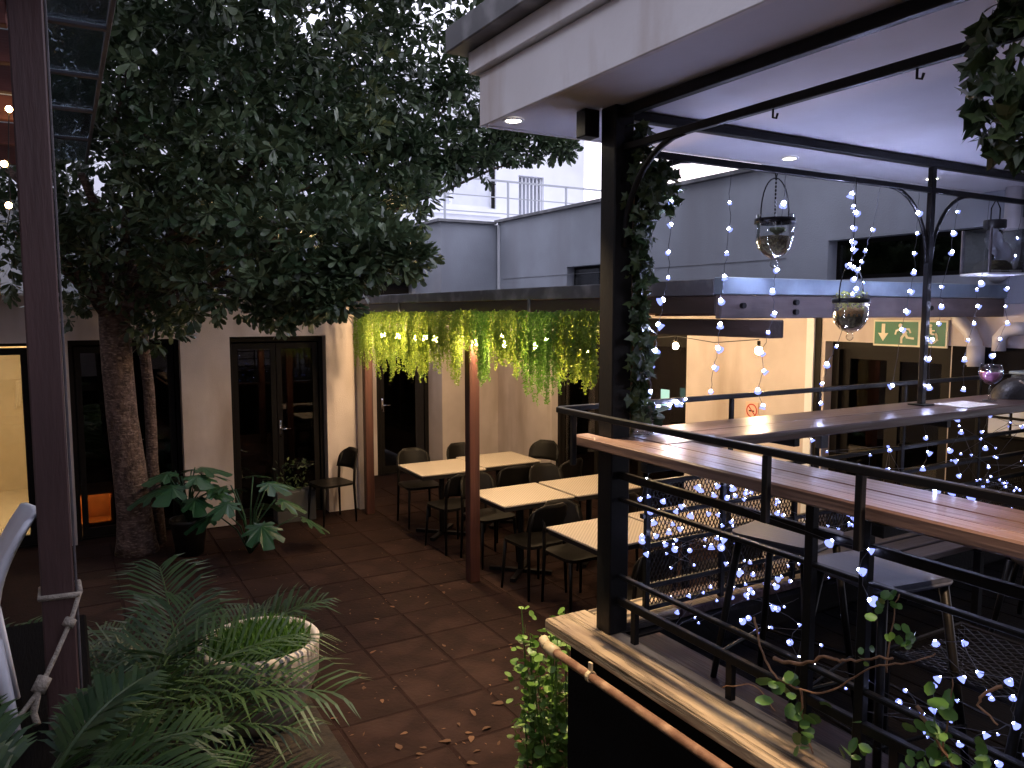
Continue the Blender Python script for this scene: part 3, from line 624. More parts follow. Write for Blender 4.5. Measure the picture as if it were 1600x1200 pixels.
# ================================================================== THE TREE
tree = thing('courtyard_tree', 'tall dark evergreen tree with rough trunk spreading over the courtyard', 'tree', (.56, 8.64, 0))
TB = BASE[tree.name]
BLOBS = [(0.57, 7.18, 4.69, 1.20, 1.0), (1.24, 7.37, 4.81, 1.20, 1.0), (1.82, 7.03, 4.97, 1.20, 1.0), (2.52, 7.21, 5.15, 0.90, 0.6), (3.23, 7.37, 5.39, 0.75, 0.5), (3.62, 7.38, 5.46, 0.50, 0.6), (0.73, 7.66, 4.05, 1.20, 1.0), (1.28, 7.11, 4.06, 1.10, 1.0), (1.90, 6.99, 4.16, 0.85, 0.9), (2.67, 7.70, 4.53, 0.60, 0.35), (0.39, 8.43, 3.57, 1.00, 1.0), (0.95, 7.54, 3.33, 0.90, 1.0), (1.43, 6.68, 3.42, 0.80, 1.0), (2.03, 6.91, 3.66, 0.65, 1.0), (2.55, 7.16, 3.63, 0.38, .8), (3.05, 7.47, 4.09, 0.45, 0.8), (3.57, 7.52, 4.35, 0.42, 0.8), (4.07, 7.46, 4.29, 0.32, 0.9), (4.48, 7.34, 4.25, 0.22, 1.0), (4.83, 7.25, 4.22, 0.14, 1.0), (2.83, 6.79, 3.43, 0.2, 0.4), (1.44, 6.10, 2.92, 0.55, 1.0), (1.78, 5.90, 2.97, 0.40, 1.0), (1.18, 6.82, 2.80, 0.55, 1.0), (2.11, 5.71, 2.89, 0.24, 1.0), (2.32, 5.59, 2.85, 0.13, 1.0), (1.83, 5.87, 2.53, 0.15, 1.0), (1.63, 6.22, 2.58, 0.22, 1.0), (1.41, 6.46, 2.53, 0.20, 1.0), (0.57, 8.33, 2.79, 0.75, 1.0), (0.72, 8.36, 2.40, 0.36, 0.8), (0.20, 8.54, 2.85, 0.50, 1.0), (-0.31, 7.69, 3.11, 0.50, 1.0), (-0.11, 8.15, 3.78, 0.80, 1.0), (1.00, 7.74, 2.60, 0.30, 1.0), (1.79, 8.78, 5.18, 1.30, 1.0), (1.02, 9.22, 4.92, 1.30, 1.0), (2.38, 8.44, 5.05, 1.00, 0.5), (0.24, 9.10, 4.59, 1.20, 1.0), (3.37, 7.87, 5.05, 0.55, 0.45), (2.9, 7.6, 4.75, .5, .45), (3.3, 7.5, 4.7, .4, .5), (3.75, 7.45, 4.65, .35, .8), (3.9, 7.5, 4.95, .4, .8), (2.4, 7.3, 4.1, .5, .9), (3.06, 7.22, 3.91, .26, 1), (3.46, 7.26, 4.04, .26, 1), (3.79, 7.30, 4.05, .22, 1), (2.71, 6.99, 3.42, .26, .45), (2.92, 6.88, 3.57, .16, .5), (3.4, 7.29, 3.86, .16, 1), (2.3, 6.75, 3.24, .35, 1), (4.2, 7.36, 4.22, .2, 1), (2.36, 6.25, 3.06, .22, 1), (2.0, 5.89, 2.77, .2, 1), (1.75, 6.04, 2.66, .25, 1), (2.8, 7.4, 4.22, .35, .9), (2.37, 7.2, 4.0, .4, .9),
         (1.2, 7.4, 6.4, 1.6, .5), (2.1, 6.9, 6.3, 1.5, .5), (.4, 6.7, 5.7, 1.3, .5), (3.2, 7.2, 6.4, 1.1, .5), (1.2, 5.2, 5.4, 1.1, .7), (2.2, 5.6, 5.5, 1.0, .7), (.6, 8.8, 6.4, 1.6, .5), (3.0, 6.0, 5.9, 1.0, .5),  # unseen top of the crown, added for its shade
         (1.0, 4.3, 6.6, 1.4, .8), (2.2, 4.2, 6.8, 1.3, .8), (.2, 5.4, 6.6, 1.4, .8), (3.0, 4.8, 6.7, 1.2, .8), (0.0, 3.6, 6.3, 1.3, .7), (1.6, 3.2, 6.6, 1.2, .7), (2.9, 3.6, 6.5, 1.0, .7), (-.6, 6.6, 6.4, 1.4, .8), (1.9, 5.6, 6.9, 1.3, .8), (-.4, 8.3, 5.8, 1.4, .8), (.6, 2.3, 6.4, 1.2, .7)]  # unseen clumps added overhead to darken the courtyard
def wob(p, q, n, amp, r0, r1):
    p, q = Vector(p), Vector(q); pts, rs = [], []
    for k in range(n):
        t = k / (n - 1); a = amp * math.sin(math.pi * t)
        pts.append(p.lerp(q, t) + Vector((random.uniform(-a, a), random.uniform(-a, a), random.uniform(-a, a) * .6))); rs.append(r0 + (r1 - r0) * t)
    return pts, rs
tr = MB()
prof = [(0, .215), (.12, .185), (.4, .168), (.9, .152), (1.4, .145), (1.9, .14), (2.3, .145), (2.6, .13)]
tr.tube([(.56 - .05 * z + .012 * math.sin(z * 3), 8.64 - .01 * z, z) for z, r in prof], [r * random.uniform(.97, 1.03) for z, r in prof], 22)
trunk = part(tr, 'trunk', BARK, tree, True)
tr2 = MB(); p, r = wob((.80, 8.84, 0), (.68, 8.82, 2.9), 8, .03, .062, .05); tr2.tube(p, r, 12); part(tr2, 'second_trunk', BARK, tree, True)
fork = (.43, 8.61, 2.55)
for (bu, bv, bz, br, d) in [b for b in BLOBS[::2] if b[1] > 6.4 and b[2] < 4.8] + [BLOBS[19], BLOBS[17], BLOBS[21], BLOBS[25]]:
    p, r = wob(fork, (bu, bv, bz), 7, .14, .042, .006); part(MB().tube(p, r, 7), 'limb', BARK, tree, True)
for q in ((-.35, 8.3, 3.7), (1.1, 7.9, 3.5), (.75, 9.0, 3.8), (1.7, 7.3, 3.9), (.2, 7.6, 3.6)):
    p, r = wob((.44, 8.61, 2.35), q, 6, .10, .085, .03); part(MB().tube(p, r, 9), 'limb', BARK, tree, True)
ch = []; allP, allD, allS, allT = [], [], [], []
for (bu, bv, bz, br, d) in BLOBS:
    n = int((26 + 128 * br ** 2.0) * d)
    X = unit(rng.normal(size=(n, 3))) * (br * rng.uniform(.30, 1.0, size=(n, 1)) ** .6)
    X[:, 2] *= .85
    X *= np.where(rng.uniform(size=(n, 1)) < .22, rng.uniform(1.05, 1.45, (n, 1)), 1.0)
    X *= (1 + .22 * np.sin(X[:, :1] * 7 + bu * 5) * np.cos(X[:, 1:2] * 6 + bv))
    C = X + np.array([bu, bv, bz])
    keep = ~((C[:, 0] < .42) & (C[:, 1] < 8.0) & (C[:, 2] > 3.4) & (C[:, 2] < 4.05)) & (C[:, 1] < 9.05 + 10 * (C[:, 2] > 2.8)) & (C[:, 1] < 11.2)
    keep &= ~((C[:, 0] > 2.9) & (C[:, 2] < 2.75)) & ~((C[:, 0] > 4.6) & (C[:, 1] > 10.2))
    C, X = C[keep], X[keep]; n = len(C)
    out = unit(unit(X) + .45 * rng.normal(size=(n, 3)) + np.array([0, 0, .15]))
    k = 13; tw = rng.uniform(0, 1, n) ** 1.6
    ax = orth(out); ay = np.cross(out, ax)
    for j in range(k):
        th = j * 2.4 + rng.uniform(0, .6, n); el = .15 + .85 * (j / k) + rng.uniform(-.15, .15, n)
        rad = np.cos(th)[:, None] * ax + np.sin(th)[:, None] * ay
        Dj = unit(np.sin(el * 1.45)[:, None] * rad + np.cos(el * 1.45)[:, None] * out + .12 * rng.normal(size=(n, 3)))
        allP.append(C + out * (.09 - .011 * j) + rad * .006); allD.append(Dj); allS.append(rng.uniform(.085, .135, n) * (1 - .25 * (j < 3))); allT.append(np.clip(tw + rng.normal(0, .18, n), 0, 1))
P = np.concatenate(allP); D = np.concatenate(allD); S = np.concatenate(allS); T = np.concatenate(allT)
N = unit(np.cross(D, np.cross(np.array([[0, 0, 1.]]) + .5 * rng.normal(size=D.shape), D)) + 1e-6)
leafmesh('crown', [leaves('obov', P, D, N, S, T, 1.12)], CROWN, tree, TB)

# ================================================================== FURNITURE
def smooth_path(pts, k=5):
    P = [Vector(p) for p in pts]; out = []
    for i in range(len(P) - 1):
        a, b, c, d = P[max(i - 1, 0)], P[i], P[i + 1], P[min(i + 2, len(P) - 1)]
        for j in range(k):
            t = j / k; out.append(.5 * (2 * b + (c - a) * t + (2 * a - 5 * b + 4 * c - d) * t * t + (3 * b - a - 3 * c + d) * t ** 3) + Vector((random.gauss(0, .0015), random.gauss(0, .0025), random.gauss(0, .0025))))
    return out + [P[-1]]
def rrect(w, h, r, n=5):
    out = []
    for (cx, cy, a0) in ((w - r, h - r, 0), (-w + r, h - r, 90), (-w + r, -h + r, 180), (w - r, -h + r, 270)):
        for k in range(n + 1): a = R(a0 + 90 * k / n); out.append((cx + r * math.cos(a), cy + r * math.sin(a)))
    return out
def make_table():
    t = thing('dining_table', '', 'table', (0, 0, 0))
    lpart(MB().bbox(-.375, .375, -.34, .34, .735, .752, .004), 'table_top', TABLETOP, t)
    lpart(MB().bbox(-.365, .365, -.33, .33, .695, .733, .004), 'apron', BLACKP, t)
    lpart(MB().lathe([(.03, .03), (.03, .69)], n=14), 'pedestal', STEEL, t, True)
    for a in (45, 135): lpart(MB().bar((-.3 * math.cos(R(a)), -.3 * math.sin(R(a)), .02 + a * .00002), (.3 * math.cos(R(a)), .3 * math.sin(R(a)), .02 + a * .00002), .05, .03), 'foot_bar', STEEL, t)
    return t
def make_chair():
    t = thing('cafe_chair', '', 'chair', (0, 0, 0))
    lpart(MB().prism([(x, y + .02) for x, y in rrect(.21, .21, .09)], 'z', .44, .465), 'seat', CHAIRB, t)
    # curved back shell with rounded top
    mb = MB(); nu, nz = 11, 7; vs = []
    for side in (0, 1):
        for j in range(nz):
            for i in range(nu):
                s = i / (nu - 1) * 2 - 1; q = j / (nz - 1)
                wd = .205 * (1 if q < .45 else math.sqrt(max(.10, 1 - ((q - .45) / .62) ** 2)))
                x = s * wd; z = .60 + .235 * q
                y = -.225 + .07 * (x / .205) ** 2 - .06 * q - side * .014
                vs.append((x, y, z))
    m = nu * nz; fs = []
    for j in range(nz - 1):
        for i in range(nu - 1):
            a = j * nu + i; fs += [(a, a + 1, a + nu + 1, a + nu), (m + a, m + a + nu, m + a + nu + 1, m + a + 1)]
    for i in range(nu - 1): fs += [(i, m + i, m + i + 1, i + 1), ((nz - 1) * nu + i, (nz - 1) * nu + i + 1, m + (nz - 1) * nu + i + 1, m + (nz - 1) * nu + i)]
    for j in range(nz - 1): fs += [(j * nu, (j + 1) * nu, m + (j + 1) * nu, m + j * nu), (j * nu + nu - 1, m + j * nu + nu - 1, m + (j + 1) * nu + nu - 1, (j + 1) * nu + nu - 1)]
    lpart(mb.add(vs, fs), 'backrest', CHAIRB, t, True)
    for sx in (-1, 1):
        lpart(MB().tube([(sx * .20, -.19, 0), (sx * .19, -.175, .44), (sx * .188, -.185, .62), (sx * .17, -.225, .78)], [.012, .017, .016, .012], 8), 'leg', CHAIRB, t, True)
        lpart(MB().tube([(sx * .20, .225, 0), (sx * .18, .195, .44)], [.011, .018], 8), 'leg', CHAIRB, t, True)
    return t
ptab = make_table(); first = True
trows = [(3.535, 7.67, 'cream topped table nearest the restaurant wall, left of its pair'), (4.295, 7.76, 'cream topped table in the pergola corner, right of its pair'),
         (3.64, 6.14, 'woven topped table just behind the middle pergola post'), (4.43, 6.15, 'woven topped table pushed against the right end of the middle table'),
         (3.62, 4.74, 'cream topped table beside the black steel post, partly hidden'), (4.40, 4.74, 'cream topped table behind the black steel post')]
for k, (u, v, lb) in enumerate(trows):
    o = ptab if k == 0 else copy_tree(ptab); place(o, (u, v, 0), R(random.uniform(-1, 1))); tag(o, lb, 'table', 'dining tables under the pergola')
pch = make_chair()
chs = [(2.66, 8.80, R(100), 'black chair standing alone by the dark glass door'),
       (3.50, 8.22, R(176), 'black chair behind the first table, next to the glass door'), (4.18, 8.27, R(184), 'black chair against the cream back wall behind the post'),
       (4.98, 8.02, R(120), 'black chair in the pergola corner by the cream wall'),
       (3.42, 7.15, R(6), 'black chair on the near side of the first table, left one'), (4.12, 7.22, R(-8), 'black chair on the near side of the corner table, back turned'),
       (4.75, 7.22, R(14), 'black chair at the right end of the back row of tables'),
       (3.55, 6.62, R(183), 'black chair on the far side of the middle table, left one'), (4.35, 6.65, R(175), 'black chair on the far side of the middle tables, right one'),
       (3.50, 5.66, R(4), 'black chair on the near side of the middle table beside the post'), (4.30, 5.66, R(-5), 'black chair on the near side of the middle tables, right one'),
       (3.62, 5.22, R(181), 'black chair at the far side of the nearest table'), (3.50, 4.26, R(3), 'black chair at the near side of the nearest table'),
       (4.35, 4.25, R(-4), 'black chair hidden behind the steel post')]
for k, (u, v, a, lb) in enumerate(chs):
    o = pch if k == 0 else copy_tree(pch); place(o, (u, v, 0), a); tag(o, lb, 'chair', 'black cafe chairs in the courtyard')
# white moulded chair on the porch
wc = thing('plastic_chair', 'white moulded plastic chair beside the porch post', 'chair', (-.48, 3.46, .85), rot=R(124))
nb = 8; mb = MB(); vs = []
for side in (0, 1):
    for j in range(nb):
        q = j / (nb - 1); z = .43 + .40 * q; y = -.20 - .02 * q - .13 * q ** 2 + (.055 * math.sin(q * math.pi)) * 0
        for sx in (-1, -.5, 0, .5, 1): vs.append((sx * (.2 - .03 * q), y + .035 * sx * sx - side * .022, z))
m = nb * 5; fs = []
for j in range(nb - 1):
    for i in range(4):
        a = j * 5 + i; fs += [(a, a + 1, a + 6, a + 5), (m + a, m + a + 5, m + a + 6, m + a + 1)]
for i in range(4): fs += [(i, m + i, m + i + 1, i + 1), ((nb - 1) * 5 + i, (nb - 1) * 5 + i + 1, m + (nb - 1) * 5 + i + 1, m + (nb - 1) * 5 + i)]
for j in range(nb - 1): fs += [(j * 5, (j + 1) * 5, m + (j + 1) * 5, m + j * 5), (j * 5 + 4, m + j * 5 + 4, m + (j + 1) * 5 + 4, (j + 1) * 5 + 4)]
lpart(mb.add(vs, fs), 'backrest', WHITEP, wc, True)
lpart(MB().prism([(x, y) for x, y in rrect(.21, .22, .06)], 'z', .40, .44), 'seat', WHITEP, wc)
for sx in (-1, 1):
    lpart(MB().tube([(sx * .23, -.26, 0), (sx * .19, -.20, .41)], [.016, .028], 8), 'leg', WHITEP, wc, True)
    lpart(MB().tube([(sx * .22, .23, 0), (sx * .18, .18, .41)], [.016, .028], 8), 'leg', WHITEP, wc, True)
# rope
rp = thing('barrier_rope', 'knotted off white rope tied to the porch post', 'rope', (-.05, 3.4, .85))
part(MB().tube([(.012, 3.33, 1.38), (-.02, 3.27, 1.30), (-.075, 3.20, 1.20), (-.13, 3.13, 1.11), (-.20, 3.08, 1.04), (-.34, 3.02, .99), (-.5, 2.98, .985)], .0085, 8), 'rope_run', ROPE, rp, True)
part(MB().tube([(-.02, 3.27, 1.302), (-.035, 3.255, 1.28)], .021, 8)  , 'knot', ROPE, rp, True)
part(MB().tube([(-.11, 3.155, 1.145), (-.135, 3.128, 1.105)], .024, 8), 'knot', ROPE, rp, True)
part(MB().tube([(-.13, 3.12, 1.12), (-.15, 3.13, 1.03), (-.14, 3.10, 1.0)], .012, 7), 'rope_tail', ROPE, rp, True)
part(MB().tube([(.012, 3.33, 1.38), (.012, 3.44, 1.385), (-.12, 3.44, 1.38), (-.12, 3.32, 1.38), (.012, 3.32, 1.375)], .011, 7), 'lashing', ROPE, rp, True)

# bar stools
def make_stool():
    t = thing('bar_stool', '', 'stool', (0, 0, 0))
    lpart(MB().prism(rrect(.165, .165, .05), 'z', .735, .75), 'seat', STOOL, t)
    lpart(MB().tube([(x, y, .727) for x, y in rrect(.16, .16, .05)] + [(.16, .11, .727)], .008, 6), 'seat_rim', STOOL, t, True)
    for sx in (-1, 1):
        for sy in (-1, 1): lpart(MB().tube([(sx * .21, sy * .21, 0), (sx * .13, sy * .13, .73)], [.012, .016], 8), 'leg', CHAIRB, t, True)
    lpart(MB().tube([(.19, .19, .25), (-.19, .19, .25), (-.19, -.19, .25), (.19, -.19, .25), (.19, .19, .25)], .008, 6), 'foot_rest', STEEL, t)
    return t
ps = make_stool()
for k, (u, v, a, lb) in enumerate([(2.40, 2.02, R(14), 'metal bar stool tucked under the counter near the steel post'), (2.34, 1.58, R(-8), 'metal bar stool under the counter nearer the viewer'), (2.42, .95, R(10), 'metal bar stool furthest along the near counter')]):
    o = ps if k == 0 else copy_tree(ps); place(o, (u, v, .85), a); tag(o, lb, 'stool', 'bar stools at the near counter')
bn = thing('slatted_bench', 'low slatted bench with grey boards under the far counter', 'bench', (3.6, 2.35, .85))
for k in range(4): part(MB().bbox(3.05, 4.1, 2.12 + k * .12, 2.12 + k * .12 + .1, 1.27, 1.30, .004), 'slat', BENCHW, bn)
for u in (3.15, 3.98):
    part(MB().bbox(u, u + .04, 2.14, 2.56, 1.23, 1.268, .003), 'cross_bar', STEEL, bn)
    for v in (2.14, 2.52): part(MB().bar((u + .02, v + .02, .85), (u + .02, v + .02, 1.23), .035), 'leg', STEEL, bn)
def make_tub():
    t = thing('tub_chair', '', 'chair', (0, 0, 0))
    mb = MB(); n = 15; prof = [(.25, .36), (.26, .62), (.27, .80), (.255, .845), (.22, .85), (.20, .81), (.20, .36)]
    vs = []; k = len(prof)
    for i in range(n):
        th = R(180 + 210 * (i / (n - 1)) - 15); dip = 1 - .22 * (abs(i / (n - 1) * 2 - 1)) ** 2
        for (r, z) in prof: vs.append((r * math.cos(th), r * math.sin(th), .36 + (z - .36) * dip))
    fs = [(i * k + j, i * k + (j + 1) % k, (i + 1) * k + (j + 1) % k, (i + 1) * k + j) for i in range(n - 1) for j in range(k)] + [tuple(range(k))[::-1], tuple((n - 1) * k + j for j in range(k))]
    lpart(mb.add(vs, fs), 'backrest', TUB, t, True)
    lpart(MB().lathe([(.001, .36), (.19, .36), (.2, .40), (.19, .45), (.001, .46)], n=20), 'seat', TUB, t, True)
    for sx in (-1, 1):
        for sy in (-1, 1): lpart(MB().tube([(sx * .2, sy * .2, 0), (sx * .15, sy * .15, .37)], [.012, .018], 8), 'leg', STEEL, t, True)
    return t
pt_ = make_tub()
for k, (u, v, a, lb) in enumerate([(4.75, 2.08, R(0), 'olive brown tub chair at the far counter, further one'), (4.12, 1.86, R(10), 'olive brown tub chair at the far counter, nearer one')]):
    o = pt_ if k == 0 else copy_tree(pt_); place(o, (u, v, .87), a); tag(o, lb, 'chair', 'tub chairs on the bar terrace')
# mesh armchair inside the near railing
mc = thing('wire_mesh_chair', 'black wire mesh armchair just inside the near railing', 'chair', (2.62, 1.35, .85))
part(diamonds(MB(), 2.40, 2.84, 1.15, 1.58, .034, .05, lambda x, z: (x, z, 1.29 - .03 * math.sin((x - 2.4) / .44 * math.pi)), .004), 'seat', STEEL, mc)
part(diamonds(MB(), 2.40, 2.84, 1.31, 1.62, .034, .05, lambda x, z: (x, 1.13 - .2 * (z - 1.31), z), .004), 'backrest', STEEL, mc)
part(MB().tube([(2.39, 1.14, 1.29), (2.85, 1.14, 1.29), (2.85, 1.59, 1.29), (2.39, 1.59, 1.29), (2.39, 1.14, 1.29)], .009, 6), 'seat_frame', STEEL, mc)
part(MB().tube([(2.39, 1.14, 1.29), (2.39, 1.07, 1.63), (2.85, 1.07, 1.63), (2.85, 1.14, 1.29)], .009, 6), 'back_frame', STEEL, mc)
for u in (2.40, 2.84):
    for v in (1.15, 1.58): part(MB().tube([(u, v, .85), (u, v, 1.29)], .01, 7), 'leg', STEEL, mc)

# ================================================================== THINGS ON THE COUNTERS AND WALLS
# exit sign: green panels, arrow, running figure, wheelchair
sg = thing('exit_sign', 'green exit sign with arrow, running figure and wheelchair symbol', 'sign', (5.78, 3.75, 2.17))
SV = 4.06
def sv(x): return SV - x
part(MB().bbox(5.775, 5.79, sv(.62), sv(0), 2.17, 2.38, .002), 'sign_board', SIGNY, sg)
part(MB().box(5.773, 5.7745, sv(.385), sv(.013), 2.184, 2.366), 'green_panel', SIGNG, sg)
part(MB().box(5.773, 5.7745, sv(.605), sv(.405), 2.184, 2.366), 'green_panel', SIGNG, sg)
def sp(pts, name='symbol'): part(MB().prism([(sv(x), 2.184 + z) for x, z in pts], 'u', 5.7712, 5.7728), name, SIGNY, sg)
sp([(.075, .165), (.105, .165), (.105, .09), (.135, .09), (.09, .025), (.045, .09), (.075, .09)], 'arrow')
def dot(x, z, r, n=14): return [(x + r * math.cos(2 * math.pi * k / n), z + r * math.sin(2 * math.pi * k / n)) for k in range(n)]
def strip(a, b, w):
    dx, dz = b[0] - a[0], b[1] - a[1]; l = math.hypot(dx, dz); nx, nz = -dz / l * w / 2, dx / l * w / 2
    return [(a[0] + nx, a[1] + nz), (b[0] + nx, b[1] + nz), (b[0] - nx, b[1] - nz), (a[0] - nx, a[1] - nz)]
for q in (dot(.238, .152, .017), strip((.25, .13), (.285, .085), .034), strip((.25, .128), (.205, .11), .014), strip((.205, .115), (.195, .08), .013), strip((.262, .125), (.31, .125), .013), strip((.31, .128), (.325, .095), .013), strip((.28, .09), (.30, .055), .02), strip((.30, .058), (.355, .052), .016), strip((.278, .09), (.25, .055), .02), strip((.25, .06), (.25, .012), .017)): sp(q, 'running_figure')
for q in (dot(.485, .155, .013), strip((.487, .14), (.492, .09), .018), strip((.492, .092), (.53, .088), .014), strip((.53, .092), (.545, .04), .014), strip((.49, .118), (.52, .116), .009)): sp(q, 'wheelchair_figure')
rg = MB(); nn = 26
for k in range(nn):
    a0, a1 = R(150 + 255 * k / nn), R(150 + 255 * (k + 1) / nn)
    rg.prism([(sv(.495 + r * math.cos(a)), 2.184 + .065 + r * math.sin(a)) for r, a in ((.052, a0), (.052, a1), (.039, a1), (.039, a0))], 'u', 5.7712, 5.7728)
part(rg, 'wheel_symbol', SIGNY, sg)
ns = thing('no_smoking_sign', 'small square no smoking sign with red ring on cream wall', 'sign', (5.795, 5.3, 1.45))
part(MB().bbox(5.79, 5.797, 5.27, 5.43, 1.39, 1.57, .001), 'sign_board', SIGNW, ns)
rg = MB(); nn = 28
for k in range(nn):
    a0, a1 = 2 * math.pi * k / nn, 2 * math.pi * (k + 1) / nn
    rg.prism([(5.35 + r * math.cos(a), 1.485 + r * math.sin(a)) for r, a in ((.068, a0), (.068, a1), (.056, a1), (.056, a0))], 'u', 5.7865, 5.7885)
part(rg, 'red_ring', SIGNR, ns)
part(MB().prism([(5.35 - x, 1.485 + z) for x, z in strip((-.042, .042), (.042, -.042), .011)], 'u', 5.7868, 5.7888), 'slash', SIGNR, ns)
part(MB().prism([(5.35 - x, 1.485 + z) for x, z in strip((-.035, -.004), (.03, -.004), .012)], 'u', 5.7875, 5.7892), 'cigarette', DFRAME, ns)
# window whose panes are coloured white to look lit, low on the wall, seen below the far counter
pw = thing('tiled_window', 'small window with four panes coloured white as if lit below the far counter', 'window', (5.79, 2.93, 1.5))
part(MB().bbox(5.735, 5.775, 2.76, 3.10, 1.56, 1.84, .003), 'frame', DFRAME, pw)
for a in (2.78, 2.94):
    for z in (1.58, 1.71): part(MB().bbox(5.722, 5.734, a, a + .14, z, z + .11, .002), 'pane', PANEW, pw)
# gin glass
gl = thing('cocktail_glass', 'balloon glass of pink drink on the far counter', 'glass', (4.83, 2.60, 1.911))
lpart(MB().lathe([(.001, .001), (.038, .001), (.04, .003), (.01, .008), (.006, .02), (.007, .06), (.005, .095), (.008, .1), (.03, .107), (.055, .13), (.066, .16), (.066, .185), (.055, .22), (.053, .22), (.063, .185), (.063, .16), (.052, .133), (.028, .111), (.001, .106)], n=26), 'bowl_and_stem', CLEAR, gl, True)
lpart(MB().lathe([(.001, .112), (.027, .114), (.050, .135), (.0605, .160), (.0605, .172), (.001, .172)], n=26), 'drink', PINK, gl, True)
ic = MB()
for k in range(5): ic.bbox(-.035 + .02 * k - .012, -.035 + .02 * k + .012, -.03 + .015 * (k % 3) - .012, -.03 + .015 * (k % 3) + .012, .165 + .006 * (k % 2), .192 + .006 * (k % 2), .003)
lpart(ic, 'ice', CLEAR, gl)
mn = MB().bbox(4.36, 4.66, 2.46, 2.66, 1.9115, 1.9145, .001).build('menu_card', PAPER, None, (4.5, 2.56, 1.911)); tag(mn, 'white menu card lying flat beside the pink drink', 'paper')
bag = thing('black_bag', 'black leather bag with pale cords lying on the far counter', 'bag', (5.2, 2.62, 1.911))
mb = MB(); vs = []; n1, n2 = 14, 8
for j in range(n2):
    ph = j / (n2 - 1) * math.pi / 2
    for i in range(n1):
        th = 2 * math.pi * i / n1; r = 1 + .06 * math.sin(3 * th + j)
        vs.append((.22 * r * math.cos(th) * math.cos(ph) ** .7, .12 * r * math.sin(th) * math.cos(ph) ** .7, .13 * math.sin(ph) * (1 + .1 * math.cos(th))))
fs = [(j * n1 + i, j * n1 + (i + 1) % n1, (j + 1) * n1 + (i + 1) % n1, (j + 1) * n1 + i) for j in range(n2 - 1) for i in range(n1)]
lpart(mb.add(vs, fs), 'pouch', LEATHER, bag, True)
lpart(MB().tube([(-.20, -.10, .12), (-.15, -.13, .09), (-.08, -.145, .05), (-.02, -.16, .008)], .006, 6).tube([(.04, -.06, .14), (.12, -.11, .11), (.17, -.14, .05), (.19, -.16, .008)], .006, 6), 'cord', ROPE, bag, True)
ib = thing('steel_ice_chest', 'pale blue metal chest behind the black bag', 'chest', (5.58, 2.62, 1.911))
part(MB().bbox(5.44, 5.75, 2.45, 2.80, 1.911, 2.03, .006), 'body', FLASH, ib); part(MB().bbox(5.43, 5.755, 2.44, 2.81, 2.034, 2.055, .005), 'lid', FLASH, ib)
sock = thing('cable_box', 'small grey cable box hanging from the far counter on a white cord', 'box', (3.5, 2.6, 1.75))
part(MB().bbox(3.47, 3.53, 2.72, 2.76, 1.72, 1.80, .004), 'case', STOOL, sock); part(MB().tube([(3.5, 2.74, 1.72), (3.49, 2.73, 1.66), (3.51, 2.73, 1.62), (3.495, 2.73, 1.5)], .004, 6).tube([(3.5, 2.74, 1.80), (3.5, 2.74, 1.865)], .004, 6), 'cord', PVC, sock)

